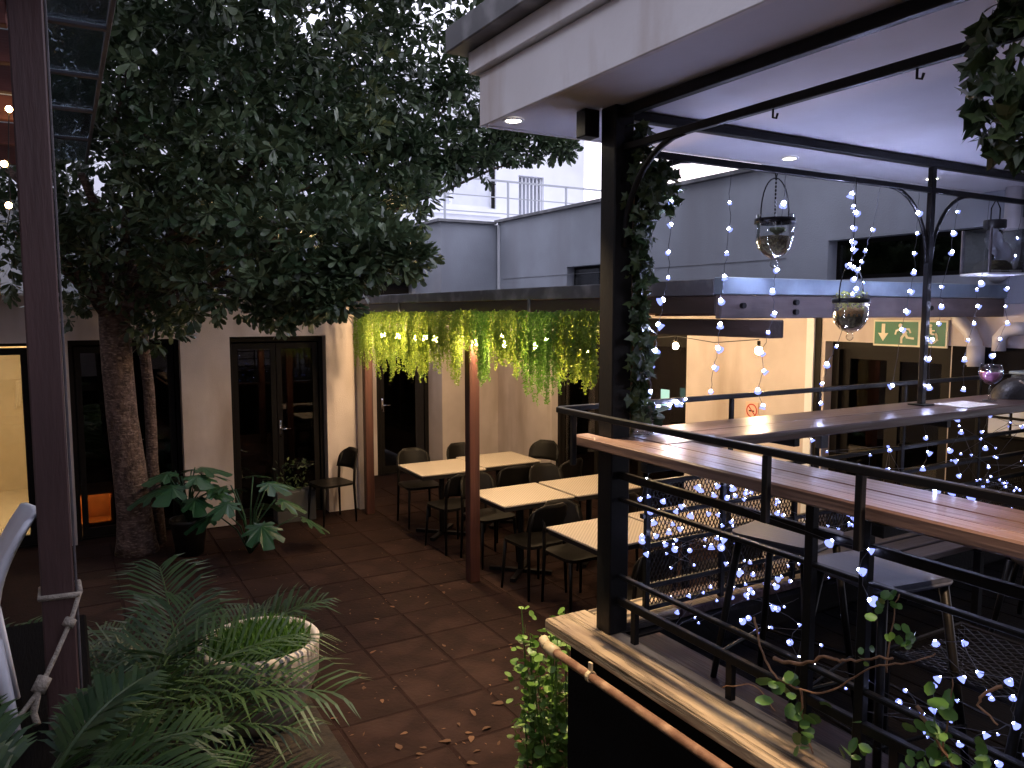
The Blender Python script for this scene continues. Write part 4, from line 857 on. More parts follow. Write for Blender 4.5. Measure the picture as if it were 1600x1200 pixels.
# hanging terrariums
def rosette(c, n, r, kind, mat, parent, up=.5):
    P, D, S = [], [], []
    for k in range(n):
        th = k * 2.4; el = up + .8 * (1 - k / n)
        D.append((math.cos(th) * math.cos(el), math.sin(th) * math.cos(el), math.sin(el))); P.append(c); S.append(r * (1 - .4 * (1 - k / n)))
    D = np.array(D); Nn = unit(np.cross(D, np.cross(np.array([[0, 0, 1.]]), D)) + np.array([[0, 0, .3]]))
    return leafmesh('plant', [leaves(kind, np.array(P, float), D, Nn, np.array(S), rng.uniform(0, 1, n), 1.2)], mat, parent, (0, 0, 0))
def terrarium(u, v, zr, r, depth, archh, ztie, label, kind):
    t = thing('hanging_terrarium', label, 'terrarium', (u, v, zr), 'glass terrariums hanging from the tie beam')
    zb = -depth
    pr = [(r, .03), (r, -.02), (r * .99, zb * .45), (r * .86, zb * .72), (r * .6, zb * .9), (r * .2, zb), (.012, zb - .005), (.018, zb - .018), (.02, zb - .028), (.012, zb - .04), (.001, zb - .045)]
    lpart(MB().lathe(pr, n=28), 'glass_bowl', CLEAR, t, True)
    lpart(MB().lathe([(r + .002, -.012), (r + .006, -.012), (r + .006, .012), (r + .002, .012)], n=28), 'rim_band', BLACKP if kind else STEEL, t, True)
    arch = [(-(r + .008) * math.cos(a), 0, archh * math.sin(a) ** .8) for a in np.linspace(0, math.pi, 17)]
    lpart(MB().tube(arch, .0035, 6), 'handle', STEEL, t, True)
    for s in (-1, 1): lpart(MB().lathe([(.004, -.008), (.009, -.004), (.009, .004), (.004, .008)], (s * (r + .009), 0, 0), 10), 'handle_ring', STEEL, t, True)
    hz = ztie - zr
    lpart(MB().tube([(0, 0, archh), (.008, 0, archh + .02), (0, 0, archh + .035), (-.006, 0, archh + .02), (0, 0, archh)], .003, 6).tube([(0, 0, archh + .03), (.004, 0, hz - .01), (-.01, 0, hz + .01)], .0025, 6), 'hook', STEEL, t)
    so = [(.001, zb * .35), (r * .9, zb * .42), (r * .93, zb * .55), (r * .82, zb * .72), (r * .56, zb * .88), (.001, zb * .95)]
    lpart(MB().lathe(so, n=22), 'soil', MOSS, t, True)
    if kind:
        lpart(MB().lathe([(.001, zb * .18), (r * .55, zb * .24), (r * .9, zb * .40), (r * .92, zb * .5)], n=18), 'moss', MOSSO, t, True)
        n = 260; th = rng.uniform(0, 2 * math.pi, n); rr = r * .95 * np.sqrt(rng.uniform(0, 1, n)); P = np.stack([rr * np.cos(th), rr * np.sin(th), rng.uniform(zb * .3, .045, n)], 1)
        D = unit(rng.normal(size=(n, 3)) + np.array([0, 0, .6])); leafmesh('plant', [leaves('round', P, D, rvec(n), rng.uniform(.008, .017, n), rng.uniform(0, 1, n))], TERRL, t, (0, 0, 0))
    else:
        rosette((.02, 0, zb * .36), 22, .06, 'round', SUCC, t)
        n = 9; pb = MB()
        for k in range(n):
            a = k * 2.4; pb.lathe([(.001, -.006), (.007, -.003), (.008, .002), (.004, .006), (.001, .007)], (r * .72 * math.cos(a), r * .72 * math.sin(a), zb * .5 + .004), 8)
        lpart(pb, 'pebbles', PEBB, t, True)
        ch_ = MB()
        for k in range(int((archh) / .018)): ch_.lathe([(.003, -.007), (.005, 0), (.003, .007)], (0, 0, .02 + k * .018), 6)
        lpart(ch_, 'chain', STEEL, t, True)
    return t
terrarium(3.02, 2.68, 2.885, .09, .18, .205, 3.125, 'glass terrarium with a succulent hanging from a black wire arch', 0)
terrarium(3.56, 2.64, 2.505, .088, .165, .185, 3.125, 'glass terrarium spilling yellow green leaves, hanging lower than the other', 1)
lt = thing('glass_lantern', 'square glass lantern with a white flower hanging near the grey wall', 'lantern', (4.93, 2.68, 2.67), rot=R(8))
hw = .118
for (a, b, c, d) in ((-hw, hw, -hw, -hw + .004), (-hw, hw, hw - .004, hw), (-hw, -hw + .004, -hw + .004, hw - .004), (hw - .004, hw, -hw + .004, hw - .004)):
    lpart(MB().box(a, b, c, d, .012, .27), 'glass_side', CLEAR, lt)
lpart(MB().bbox(-hw - .005, hw + .005, -hw - .005, hw + .005, -.004, .01, .003), 'base', PL_WHITE, lt)
for sx in (-1, 1):
    for sy in (-1, 1): lpart(MB().bar((sx * hw, sy * hw, .01), (sx * hw, sy * hw, .275), .012), 'corner_bar', BENCHW, lt)
lpart(MB().lathe([(.001, .33), (.06, .33), (.062, .325), (.062, .285), (.055, .275), (.001, .275)], n=22), 'lid', BLACKP, lt, True)
lpart(MB().tube([(-.03, 0, .33), (-.03, 0, .40), (0, 0, .455), (.03, 0, .40), (.03, 0, .33)], .004, 6), 'handle', STEEL, lt, True)
lpart(MB().lathe([(.001, .09), (.07, .085), (.10, .06), (.112, .012), (.001, .012)], n=18), 'moss', MOSS, lt, True)
P, D, S = [], [], []
for fcx, fcz in ((0, .19), (.03, .15), (-.03, .22), (.05, .12)):
    for k in range(7): a = k * .9; D.append((math.cos(a), .25 * math.sin(a * 2), math.sin(a))); P.append((fcx, -.03, fcz)); S.append(random.uniform(.05, .075))
D = np.array(D); leafmesh('flower', [leaves('round', np.array(P), D, np.tile([[0, -1., .2]], (len(P), 1)), np.array(S), np.full(len(P), .5), 1.3)], PETAL, lt, (0, 0, 0))
pb = MB()
for k in range(16): pb.lathe([(.001, -.007), (.009, 0), (.001, .008)], (-.10 + .0135 * k, -.103, .02), 7)
lpart(pb, 'pebbles', PEBB, lt, True)

# ================================================================== LIGHTS THAT HANG IN THE PLACE
def ball(r, n=8, k=6, sq=1.0):
    return [(max(.0005, r * math.sin(math.pi * i / k)), sq * r * -math.cos(math.pi * i / k)) for i in range(k + 1)]
_led = MB().lathe(ball(.0088), n=8); _cap = MB().lathe([(.005, .005), (.011, -.006), (.016, -.017), (.0135, -.016), (.004, .003)], n=8)
def mesh_of(mb, name, mat):
    me = bpy.data.meshes.new(name); me.from_pydata(mb.v, [], mb.f); me.materials.append(mat); me.polygons.foreach_set('use_smooth', [True] * len(me.polygons)); return me
LOW_ME = mesh_of(MB().lathe(ball(.0068), n=8), 'led', emit('dim_fairy_led', (.58, .64, 1.0), 75))
LED_ME, CAP_ME = mesh_of(_led, 'led', LEDM), mesh_of(_cap, 'diffuser', LEDC)
def string(pts, label, group='fairy light strings on the bar terrace', leds=None, sag=.0, me=None, sc_=1.0):
    t = thing('fairy_light_string', label, 'string lights', pts[0], group)
    b = BASE[t.name]; path = []
    for k in range(len(pts) - 1):
        p, q = Vector(pts[k]), Vector(pts[k + 1])
        for j in range(4):
            s = j / 4; w = .006 * math.sin(math.pi * s)
            path.append(p.lerp(q, s) + Vector((random.uniform(-w, w), random.uniform(-w, w), -sag * math.sin(math.pi * s) * (p - q).length)))
    path.append(Vector(pts[-1]))
    part(MB().tube(path, .0013, 4), 'wire', WIRE, t)
    for p in (leds if leds is not None else pts[1:]):
        s = random.uniform(.65, 1.15) if me else random.uniform(.6, 1.25); rot = (random.uniform(-1.1, 1.1), random.uniform(-1.1, 1.1), random.uniform(0, 6))
        o = bpy.data.objects.new('led', me or LED_ME); COL.objects.link(o); o.parent = t; o.location = (p[0] - b[0], p[1] - b[1], p[2] - b[2]); s *= sc_; o.scale = (s,) * 3; o.rotation_euler = rot
        c = bpy.data.objects.new('diffuser', CAP_ME); COL.objects.link(c); c.parent = o
CURTAIN = {'A': [(2.34, 3.11), (2.34, 2.93), (2.34, 2.83), (2.33, 2.71), (2.33, 2.60), (2.30, 2.50), (2.28, 2.39), (2.26, 2.28), (2.24, 2.21), (2.24, 2.10)],
'B': [(2.69, 3.11), (2.69, 2.95), (2.69, 2.83), (2.68, 2.72), (2.67, 2.61), (2.65, 2.50), (2.65, 2.39), (2.64, 2.28), (2.62, 2.19), (2.60, 2.08)],
'C': [(3.06, 3.11), (3.05, 2.97), (3.02, 2.65), (2.99, 2.55), (3.01, 2.44), (2.97, 2.35), (2.93, 2.25), (2.95, 2.16), (2.91, 2.07), (2.95, 1.99)],
'D': [(3.57, 3.10), (3.55, 3.05), (3.57, 2.99), (3.59, 2.96), (3.57, 2.88), (3.57, 2.81), (3.58, 2.77), (3.56, 2.69), (3.59, 2.68), (3.63, 2.67), (3.60, 2.62), (3.67, 2.60), (3.62, 2.57)],
'E': [(3.78, 3.10), (3.73, 2.88), (3.68, 2.77), (3.65, 2.71), (3.59, 2.54), (3.48, 2.27), (3.41, 2.18), (3.38, 2.08), (3.37, 1.98)],
'F': [(4.12, 3.10), (4.12, 2.99), (4.12, 2.88), (4.10, 2.77), (4.11, 2.67), (4.08, 2.56), (4.05, 2.45), (4.02, 2.35), (3.96, 2.04)],
'G': [(4.48, 3.11), (4.49, 3.02), (4.46, 2.90), (4.46, 2.79), (4.37, 2.59), (4.38, 2.48), (4.36, 2.38), (4.31, 2.29), (4.29, 2.18), (4.30, 2.02)],
'H': [(4.81, 3.11), (4.77, 2.62), (4.73, 2.58), (4.75, 2.48), (4.72, 2.38), (4.67, 2.28), (4.64, 2.17), (4.65, 1.99)],
'I': [(5.17, 3.11), (5.14, 2.90), (5.11, 2.79), (5.06, 2.59), (5.05, 2.48), (5.08, 2.38), (5.01, 2.28), (4.95, 2.18), (4.92, 2.08)]}
CLAB = {'A': 'fairy light strand hanging next to the ivy post', 'B': 'fairy light strand between the ivy post and the first terrarium', 'C': 'fairy light strand hanging behind the succulent terrarium',
        'D': 'bunched fairy light strand feeding into the lower terrarium', 'E': 'fairy light strand running down past the lower terrarium to the counter', 'F': 'fairy light strand just right of the slim black pole',
        'G': 'fairy light strand crossing the wheelchair half of the exit sign', 'H': 'fairy light strand hanging below the square glass lantern', 'I': 'fairy light strand hanging beside the white downpipe'}
for k, l in CURTAIN.items(): string([(u, 2.655, z) for u, z in l], CLAB[k])
FAR = [(2.29, 1.74), (2.27, 1.69), (2.25, 1.60), (2.29, 1.61), (2.38, 1.58), (2.49, 1.61), (2.59, 1.62), (2.62, 1.60), (2.69, 1.57), (2.72, 1.61), (2.82, 1.59), (2.93, 1.58), (2.91, 1.56), (2.83, 1.55), (2.80, 1.54), (2.91, 1.52), (3.02, 1.52), (3.13, 1.49), (3.19, 1.40), (3.15, 1.42), (3.04, 1.43), (2.82, 1.42), (2.75, 1.41), (2.72, 1.47), (2.66, 1.48), (2.55, 1.49), (2.49, 1.54), (2.46, 1.52), (2.36, 1.53), (2.29, 1.54), (2.31, 1.49), (2.44, 1.46), (2.49, 1.43), (2.41, 1.43), (2.33, 1.42), (2.25, 1.43), (2.26, 1.41), (2.29, 1.34)]
FAR2 = [(2.35, 1.47), (2.21, 1.45), (2.24, 1.44), (2.29, 1.43), (2.48, 1.41), (2.51, 1.39), (2.55, 1.42), (2.59, 1.29), (2.75, 1.28), (2.70, 1.23), (2.90, 1.18), (2.82, 1.18), (2.75, 1.14), (2.70, 1.14), (2.63, 1.18), (2.83, 1.10), (2.93, 1.02), (2.78, 0.99), (2.73, 0.98), (2.65, 1.03), (2.87, 0.94), (3.04, 0.92)]
C7 = [(3.30, 1.81), (3.38, 1.78), (3.43, 1.36), (3.44, 1.29), (3.70, 1.29), (3.76, 1.31), (3.97, 1.24), (4.04, 1.67), (4.02, 1.56), (4.37, 1.53), (4.40, 1.62), (4.39, 1.71), (4.32, 1.82), (4.71, 1.80), (4.74, 1.72), (4.60, 1.62), (4.71, 1.54), (4.73, 1.45), (4.99, 1.60), (4.96, 1.70), (5.01, 1.80), (5.40, 1.70)]
C7B = [(1.42, 1.92), (1.36, 1.915), (1.31, 1.92), (1.25, 1.915)]
NEAR = [(1.75, 1.47), (1.83, 1.41), (1.76, 1.37), (1.77, 1.31), (1.73, 1.27), (1.49, 1.29), (1.38, 1.26), (1.28, 1.28), (1.28, 1.36), (1.27, 1.38), (1.20, 1.41), (1.28, 1.49), (1.20, 1.52), (1.13, 1.47), (1.05, 1.48), (1.10, 1.43), (1.12, 1.39), (1.06, 1.42), (1.05, 1.35), (1.11, 1.30), (1.18, 1.24), (1.07, 1.24)]
jt = lambda: random.uniform(-.012, .012)
string([(u, 2.715 + jt(), z) for u, z in FAR], 'fairy lights woven through the mesh of the far balustrade', me=LOW_ME)
string([(u, 2.50 + 6 * jt(), z) for u, z in FAR2], 'fairy lights trailing in the dark below the mesh panels', me=LOW_ME)
string([(u, 2.70 + jt(), z) for u, z in C7], 'fairy lights strung under the far counter towards the window', me=LOW_ME)
string([(2.27 + jt(), v, z) for v, z in C7B] + [(2.29, .9, 1.915)], 'short run of fairy lights lying along the inner edge of the near counter', me=LOW_ME)
string([(2.15 + 3 * jt(), v, z) for v, z in NEAR], 'fairy lights tangled in the vine on the near railing', me=LOW_ME, sc_=.68)
string([(2.032, 1.9, 1.765), (2.03, 1.54, 1.742), (2.03, 1.41, 1.75), (2.03, 1.44, 1.68), (2.03, 1.40, 1.60)], 'few fairy lights wound round the baluster of the near railing', me=LOW_ME)
string([(2.25, 2.79, 2.0), (2.27, 2.80, 1.985), (2.34, 2.82, 1.99), (2.41, 2.845, 1.98), (2.45, 2.845, 1.995), (2.52, 2.845, 2.0), (2.57, 2.85, 2.01), (2.60, 2.85, 2.0), (2.63, 2.855, 2.02)], 'bright bunch of fairy lights wrapped on the far guard rail')
string([(2.118, 2.735, 3.05)] + [(2.118, 2.745, 2.6 - k * .022) for k in range(60)][:60:3], 'fairy lights running down the inner edge of the black post', leds=[(2.118, 2.74, 1.78), (2.118, 2.74, 1.62), (2.118, 2.74, 1.5)])

def tangle(n, ur, vr, zr, label, seed, sc_=.7):
    r = random.Random(seed); pts = []; p = [r.uniform(*ur), r.uniform(*vr), r.uniform(*zr)]
    for k in range(n):
        for a, (lo, hi) in enumerate((ur, vr, zr)):
            st = (hi - lo) * .22; p[a] += r.uniform(-st, st)
            if p[a] < lo: p[a] = 2 * lo - p[a]
            if p[a] > hi: p[a] = 2 * hi - p[a]
        pts.append(tuple(p))
    string(pts, label, me=LOW_ME, sc_=sc_)
tangle(22, (2.25, 3.3), (2.62, 2.71), (1.04, 1.66), 'second string of fairy lights looped low through the mesh panels', 5)
tangle(26, (3.3, 5.2), (2.62, 2.71), (1.08, 1.78), 'loose fairy lights in the dark under the far counter', 8)
tangle(44, (2.3, 3.6), (2.55, 2.71), (.98, 1.66), 'third string of tiny fairy lights glinting along the mesh panels', 31, .5)
tangle(40, (3.2, 5.3), (2.45, 2.71), (1.0, 1.8), 'tiny fairy lights scattered far under the far counter', 37, .5)
tangle(26, (2.13, 2.3), (1.0, 2.2), (1.1, 1.5), 'tiny fairy lights between the stools and the near railing', 41, .4)
# festoon bulbs below the pergola roof
BULB_ME = mesh_of(MB().lathe(ball(.026, k=8, sq=1.15), n=14), 'bulb', BULBM); CAPM = mesh_of(MB().lathe([(.001, .075), (.013, .075), (.014, .03), (.012, .026), (.001, .026)], n=10), 'socket', BLACKP)
def festoon(u, vs, z, label, us=None):
    t = thing('festoon_string', label, 'string lights', (u, vs[0], z), 'festoon strings under the pergola'); b = BASE[t.name]
    path = []
    for k, v in enumerate(vs):
        uu = us[k] if us else u
        path.append((uu, v, z + .085)); 
        if k + 1 < len(vs): path.append((((us[k + 1] if us else u) + uu) / 2, (v + vs[k + 1]) / 2, z + .045))
        o = bpy.data.objects.new('bulb', BULB_ME); COL.objects.link(o); o.parent = t; o.location = (uu - b[0], v - b[1], 0)
        c = bpy.data.objects.new('socket', CAPM); COL.objects.link(c); c.parent = o
    part(MB().tube(path, .004, 5), 'cable', WIRED, t)
festoon(3.13, [8.32, 7.88, 7.39, 7.15, 6.91, 6.04, 5.53, 5.05, 4.41], 2.182, 'row of warm glowing bulbs behind the trailing plants')
festoon(4.6, [8.2, 7.2, 6.1, 5.13, 4.2], 2.15, 'row of warm glowing bulbs deeper under the pergola roof')
pf = thing('porch_light_string', 'three small warm lights hanging under the porch roof', 'string lights', (-.22, 5.3, 3.56))
part(MB().tube([(-.20, 5.31, 3.60), (-.22, 5.32, 3.28), (-.22, 5.33, 3.05), (-.25, 5.33, 2.9)], .003, 5), 'cable', WIRED, pf)
for p in ((-.20, 5.30, 3.70 - .12), (-.24, 5.33, 3.28), (-.23, 5.33, 3.05)):
    part(MB().lathe(ball(.018), p, 10), 'bulb', WARMLED, pf, True)
rl_ = thing('ceiling_globe', 'warm ceiling globe lighting the room behind the left door', 'lamp', (-1.1, 10.6, 2.4))
lpart(MB().lathe(ball(.10, k=8), n=16), 'globe', emit('room_globe', (1, .76, .48), 1500), rl_, True); lpart(MB().lathe([(.02, .09), (.02, .1)], n=8), 'stem', BLACKP, rl_)
bx = thing('lit_side_cabinet', 'low wooden cabinet lit orange behind the middle door', 'cabinet', (.24, 10.1, 0))
part(MB().box(.06, .42, 9.9, 10.2, .02, .05).box(.06, .42, 10.17, 10.2, .05, .42).box(.06, .09, 9.9, 10.17, .05, .42).box(.39, .42, 9.9, 10.17, .05, .42).box(.06, .42, 9.88, 10.2, .42, .45).box(.06, .42, 9.86, 9.879, .38, .45), 'cabinet_body', M('orange_wood', (.5, .22, .07), (.35, .14, .04), .5), bx)
part(MB().box(.1, .38, 9.9, 9.92, .405, .418), 'added_glow_strip', emit('added_cabinet_glow', (1, .55, .2), 60), bx)  # glow added behind the lip so the cabinet reads as lit orange
yl = thing('yellow_wall_sign', 'small yellow plate on the parapet at the left edge', 'sign', (-.55, 9.1, 2.6)); part(MB().bbox(-.72, -.50, 9.09, 9.11, 2.60, 2.78, .005), 'plate', M('yellow_plate', (.6, .4, .06), None, .5), yl)

# ================================================================== PLANTS
# trailing plants on the pergola fascia
TV = [(8.55, 1.72), (8.05, 1.66), (7.6, 1.70), (7.2, 1.66), (6.85, 1.72), (6.5, 1.86), (6.2, 1.74), (5.9, 2.05), (5.62, 1.80), (5.35, 1.95), (5.08, 1.90), (4.85, 1.72), (4.6, 1.74), (4.38, 1.93), (4.16, 1.86)]
ORD = ['first', 'second', 'third', 'fourth', 'fifth', 'sixth', 'seventh', 'eighth', 'ninth', 'tenth', 'eleventh', 'twelfth', 'thirteenth', 'fourteenth', 'last']
for k, (v, zb) in enumerate(TV):
    deep = k in (8, 11, 12)
    t = thing('trailing_plant', ORD[k] + ' trailing plant from the left along the pergola edge' + (', deeper green' if deep else ''), 'plant', (3.0, v, 2.42), 'trailing plants on the pergola edge')
    ns_ = 44; P, D, S, T_ = [], [], [], []; sm = MB(); hw_ = .5 * abs((TV[min(k + 1, 14)][0] - TV[max(k - 1, 0)][0]) / (2 if 0 < k < 14 else 1)) + .03
    for s in range(ns_):
        v0 = v + random.uniform(-hw_, hw_) * .95; u0 = 3.0 + random.uniform(-.035, .03); L = (2.42 - zb) * random.uniform(.45, 1.0) * (1 - .25 * abs(v0 - v) / hw_); bul = random.uniform(.02, .09); sw = random.uniform(-.04, .04)
        pts = []
        for j in range(8):
            q = j / 7; pts.append((u0 - bul * math.sin(min(1, q * 2.2) * math.pi / 2) + .02 * q, v0 + sw * q + .008 * math.sin(q * 9 + s), 2.43 - L * q ** 1.1 + .05 * math.sin(min(1, q * 3) * math.pi)))
        sm.tube(pts, .0012, 3, False)
        n = int(L * 330)
        for j in range(n):
            q = random.random() ** .85 * 6.999; i = int(q); f = q - i; a, b = pts[i], pts[i + 1]
            P.append([a[c] + (b[c] - a[c]) * f + random.gauss(0, .006) for c in range(3)]); D.append((random.gauss(0, .8), random.gauss(0, .8), random.gauss(-.5, .5))); S.append(random.uniform(.010, .019) if k < 13 else random.uniform(.012, .020)); T_.append(random.random())
    leafmesh('foliage', [leaves('tiny', np.array(P), np.array(D), rvec(len(P)), np.array(S), np.array(T_), .8 if k < 13 else 1.1)], TRAILG if deep else TRAILM, t, BASE[t.name])
    part(sm, 'stems', TRAILG, t)

# ivy climbing the black post, ivy ball, jar of ivy
def ivy(name, label, cat, base, P, out, smin, smax, mat=IVYM, kind='ivy', down=.5):
    t = thing(name, label, cat, base); P = np.array(P); n = len(P)
    D = unit(rng.normal(size=(n, 3)) * .7 + np.array([0, 0, -down]) + .35 * out); N = unit(out + .55 * rng.normal(size=(n, 3)))
    leafmesh('foliage', [leaves(kind, P, D, N, rng.uniform(smin, smax, n), rng.uniform(0, 1, n) ** 1.4)], mat, t, BASE[t.name]); return t
P, O = [], []
for k in range(760):
    z = 1.98 + 1.24 * random.random(); th = random.uniform(-2.2, 1.5); wd = .055 + .035 * math.sin(z * 9) ** 2 + (.07 if 2.75 < z < 3.1 else 0) * random.random()
    P.append((2.125 + wd * math.cos(th) * random.uniform(.3, 1.1), 2.655 + wd * math.sin(th) * random.uniform(.3, 1.0), z)); O.append((math.cos(th), math.sin(th), .1))
for k in range(120):
    d = np.random.default_rng(k).normal(size=3); d /= np.linalg.norm(d); P.append((2.25 + .075 * d[0], 2.64 + .07 * d[1], 2.97 + .11 * d[2])); O.append(tuple(d))
iv = ivy('climbing_ivy', 'ivy climbing the inner side of the black steel post', 'plant', (2.12, 2.66, 1.95), P, np.array(O), .04, .07)
part(MB().tube([(2.12, 2.65, 1.95), (2.125, 2.64, 2.3), (2.12, 2.66, 2.7), (2.14, 2.645, 3.2)], .005, 6), 'stem', TWIG, iv)
P, O = [], []
for k in range(560):
    d = np.random.default_rng(1000 + k).normal(size=3); d /= np.linalg.norm(d); P.append((2.08 + .12 * d[0], 1.04 + .15 * d[1], 3.03 + .22 * d[2] * (1.1 if d[2] > 0 else .95))); O.append(tuple(d))
iv = ivy('hanging_ivy', 'bushy ivy bunch hanging at the end of the tie beam', 'plant', (2.08, 1.02, 3.0), P, np.array(O), .045, .075)
part(MB().tube([(2.06, 1.02, 3.1), (2.07, 1.0, 2.95), (2.09, 1.03, 2.86)], .006, 6), 'stem', TWIG, iv)
vz = thing('glass_vase', 'clear glass vase with large leaves on the counter corner', 'vase', (2.19, 2.655, 1.911))
lpart(MB().lathe([(.001, .002), (.055, .002), (.06, .01), (.06, .13), (.064, .135), (.056, .13), (.055, .012), (.001, .01)], n=24), 'vase_body', CLEAR, vz, True)
n = 46; D = unit(rng.normal(size=(n, 3)) * .6 + np.array([0, 0, .5])); leafmesh('plant', [leaves('round', rng.uniform(-.03, .03, (n, 3)) + np.array([0, 0, .07]), D, rvec(n), rng.uniform(.05, .12, n), rng.uniform(0, 1, n), .8)], IVYM, vz, (0, 0, 0))

# vine with glossy round leaves on the near railing
vn = thing('railing_vine', 'woody vine with glossy round leaves twined through the near railing', 'plant', (2.0, 1.5, 1.04))
for pts, r in (([(2.02, 1.83, 1.40), (2.0, 1.77, 1.30), (2.0, 1.70, 1.24), (1.99, 1.58, 1.25), (1.99, 1.48, 1.30), (1.99, 1.36, 1.42), (1.99, 1.24, 1.48), (2.0, 1.18, 1.53)], .0055),
               ([(2.0, 1.72, 1.30), (1.99, 1.60, 1.33), (1.985, 1.53, 1.385), (1.985, 1.47, 1.40), (1.99, 1.41, 1.42), (2.0, 1.30, 1.47)], .009),
               ([(1.99, 1.60, 1.25), (2.0, 1.60, 1.17), (2.01, 1.58, 1.08), (2.02, 1.57, 1.04)], .006),
               ([(2.0, 1.22, 1.36), (1.99, 1.16, 1.30), (1.99, 1.10, 1.24), (1.99, 1.04, 1.20), (2.0, .95, 1.16)], .007),
               ([(2.0, 1.32, 1.42), (2.0, 1.31, 1.55), (2.0, 1.29, 1.66)], .004), ([(2.0, 1.15, 1.25), (1.99, 1.13, 1.36), (2.0, 1.13, 1.48)], .004),
               ([(1.99, 1.0, 1.52), (1.98, 1.05, 1.46), (1.98, 1.0, 1.42)], .006), ([(2.0, 1.95, 1.10), (2.0, 1.80, 1.17), (1.99, 1.70, 1.13)], .003)):
    sp = smooth_path(pts); part(MB().tube(sp, [r * (.75 - .4 * i / len(sp)) * random.uniform(.9, 1.1) for i in range(len(sp))], 7), 'stem', TWIG, vn, True)
P, D, S = [], [], []
for (v, z, n, sp_, sz) in ((1.66, 1.24, 9, .045, .055), (1.60, 1.15, 10, .05, .05), (1.57, 1.08, 7, .05, .05), (1.31, 1.63, 11, .035, .032), (1.27, 1.56, 7, .03, .03), (1.24, 1.54, 5, .025, .032), (1.37, 1.45, 4, .02, .028), (1.155, 1.40, 5, .03, .055), (1.15, 1.33, 6, .03, .042), (1.16, 1.26, 12, .04, .04), (1.09, 1.25, 8, .04, .042), (1.06, 1.31, 5, .03, .045), (1.20, 1.20, 12, .05, .04), (1.40, 1.14, 8, .06, .05), (1.0, 1.22, 8, .05, .045)):
    for k in range(n):
        P.append((1.985 + random.gauss(0, .02), v + random.gauss(0, sp_ * .6), z + random.gauss(0, sp_ * .6))); D.append((random.gauss(-.1, .6), random.gauss(0, .7), random.gauss(.1, .6))); S.append(sz * random.uniform(.7, 1.15))
n = len(P); leafmesh('foliage', [leaves('round', np.array(P), np.array(D), unit(rng.normal(size=(n, 3)) * .6 + np.array([-.7, -.3, .7])), np.array(S), rng.uniform(0, 1, n), .9)], VINEM, vn, BASE[vn.name], True)

# shrub at the terrace corner
sh = thing('corner_shrub', 'bright green leafy shrub growing at the terrace corner', 'shrub', (2.02, 3.2, 0))
P, D, S = [], [], []
for s in range(26):
    b0 = (2.06 + random.uniform(-.12, .2), 3.17 + random.uniform(-.1, .15)); h = random.uniform(.25, .95) ** 1.0; ln = (random.uniform(-.2, .06) * (1.2 - h), random.uniform(-.05, .15))
    pts = [(b0[0] + ln[0] * q, b0[1] + ln[1] * q, h * q) for q in (0, .33, .66, 1)]
    part(MB().tube(pts, [.006, .005, .004, .002], 5), 'stem', VINEM, sh)
    for k in range(int(14 + 26 * h)):
        q = random.uniform(.12, 1); P.append((b0[0] + ln[0] * q + random.gauss(0, .035), b0[1] + ln[1] * q + random.gauss(0, .035), h * q)); D.append((random.gauss(0, .7), random.gauss(0, .7), random.gauss(.15, .4))); S.append(random.uniform(.03, .062))
n = len(P); P = np.array(P); P[:, 1] = np.maximum(P[:, 1], 2.97)
leafmesh('foliage', [leaves('round', P, np.array(D), unit(rng.normal(size=(n, 3)) * .5 + np.array([0, 0, 1.])), np.array(S), rng.uniform(0, 1, n), .95)], SHRUBM, sh, BASE[sh.name], True)

# areca palms
def palm(u, v, label, specs, z0=.0):
    t = thing('areca_palm', label, 'palm', (u, v, z0), 'areca palms in the foreground')
    for (az, L, lean, droop) in specs:
        az = R(az); ca, sa = math.cos(az), math.sin(az); pts = []; n = 15
        for j in range(n):
            q = j / (n - 1); hor = L * (lean * q + .55 * droop * q * q); ver = L * (math.sqrt(max(.1, 1 - lean * lean)) * q - .75 * droop * q * q)
            pts.append(np.array([u + ca * hor + .03 * ca, v + sa * hor + .03 * sa, z0 + .02 + ver]))
        pts = np.array(pts); m = MB().tube([tuple(p) for p in pts], [.011 * (1 - .8 * j / n) + .0015 for j in range(n)], 6, t=.9)
        fo = m; side = np.array([-sa, ca, 0.])
        for j in range(22):
            q = .30 + .70 * j / 21; x = q * (n - 1); i = min(int(x), n - 2); f = x - i; p = pts[i] * (1 - f) + pts[i + 1] * f; d = unit(pts[i + 1] - pts[i]); up = np.cross(side, d); up = -up if up[2] < 0 else up
            ll = L * .40 * math.sin(math.pi * (.18 + .72 * (q - .30) / .70)) ** .8 * random.uniform(.88, 1.08) + .02
            for s in (-1, 1):
                dd = unit(s * side * .78 + d * (.42 + .5 * (q - .30)) + up * (.30 + random.uniform(-.16, .16)))
                wv = unit(np.cross(dd, up)); w = .0092 * random.uniform(.8, 1.15); b = p.copy(); vs = []; tt = random.random()
                for (qq, ww, dz) in ((0, .35, 0), (.3, 1, 0), (.65, .85, -.05), (1, .06, -.22)):
                    c = p + dd * ll * qq + np.array([0, 0, dz * ll * (1 + .5 * droop)]); vs += [c + wv * w * ww, c - wv * w * ww + up * .0]
                fo.add(vs, [(0, 1, 3, 2), (2, 3, 5, 4), (4, 5, 7, 6)], tt)
        part(fo, 'frond', PALML, t)
    return t
def specs(n, L0, L1, seed, lean=(.25, .75), avoid=None):
    r = random.Random(seed); return [(k * 137.5 + r.uniform(-15, 15), r.uniform(L0, L1), r.uniform(*lean), r.uniform(.35, .85)) for k in range(n) if avoid is None or abs((k * 137.5 - avoid[0] + 180) % 360 - 180) > avoid[1]]
palm(.10, 3.30, 'dense palm with broad fronds in front of the white pot', specs(17, .75, 1.15, 3, (.25, .75), (40, 48)))
palm(.80, 2.95, 'low palm whose fronds reach over the paving', specs(17, .45, .74, 5, (.5, .95), (100, 55)))
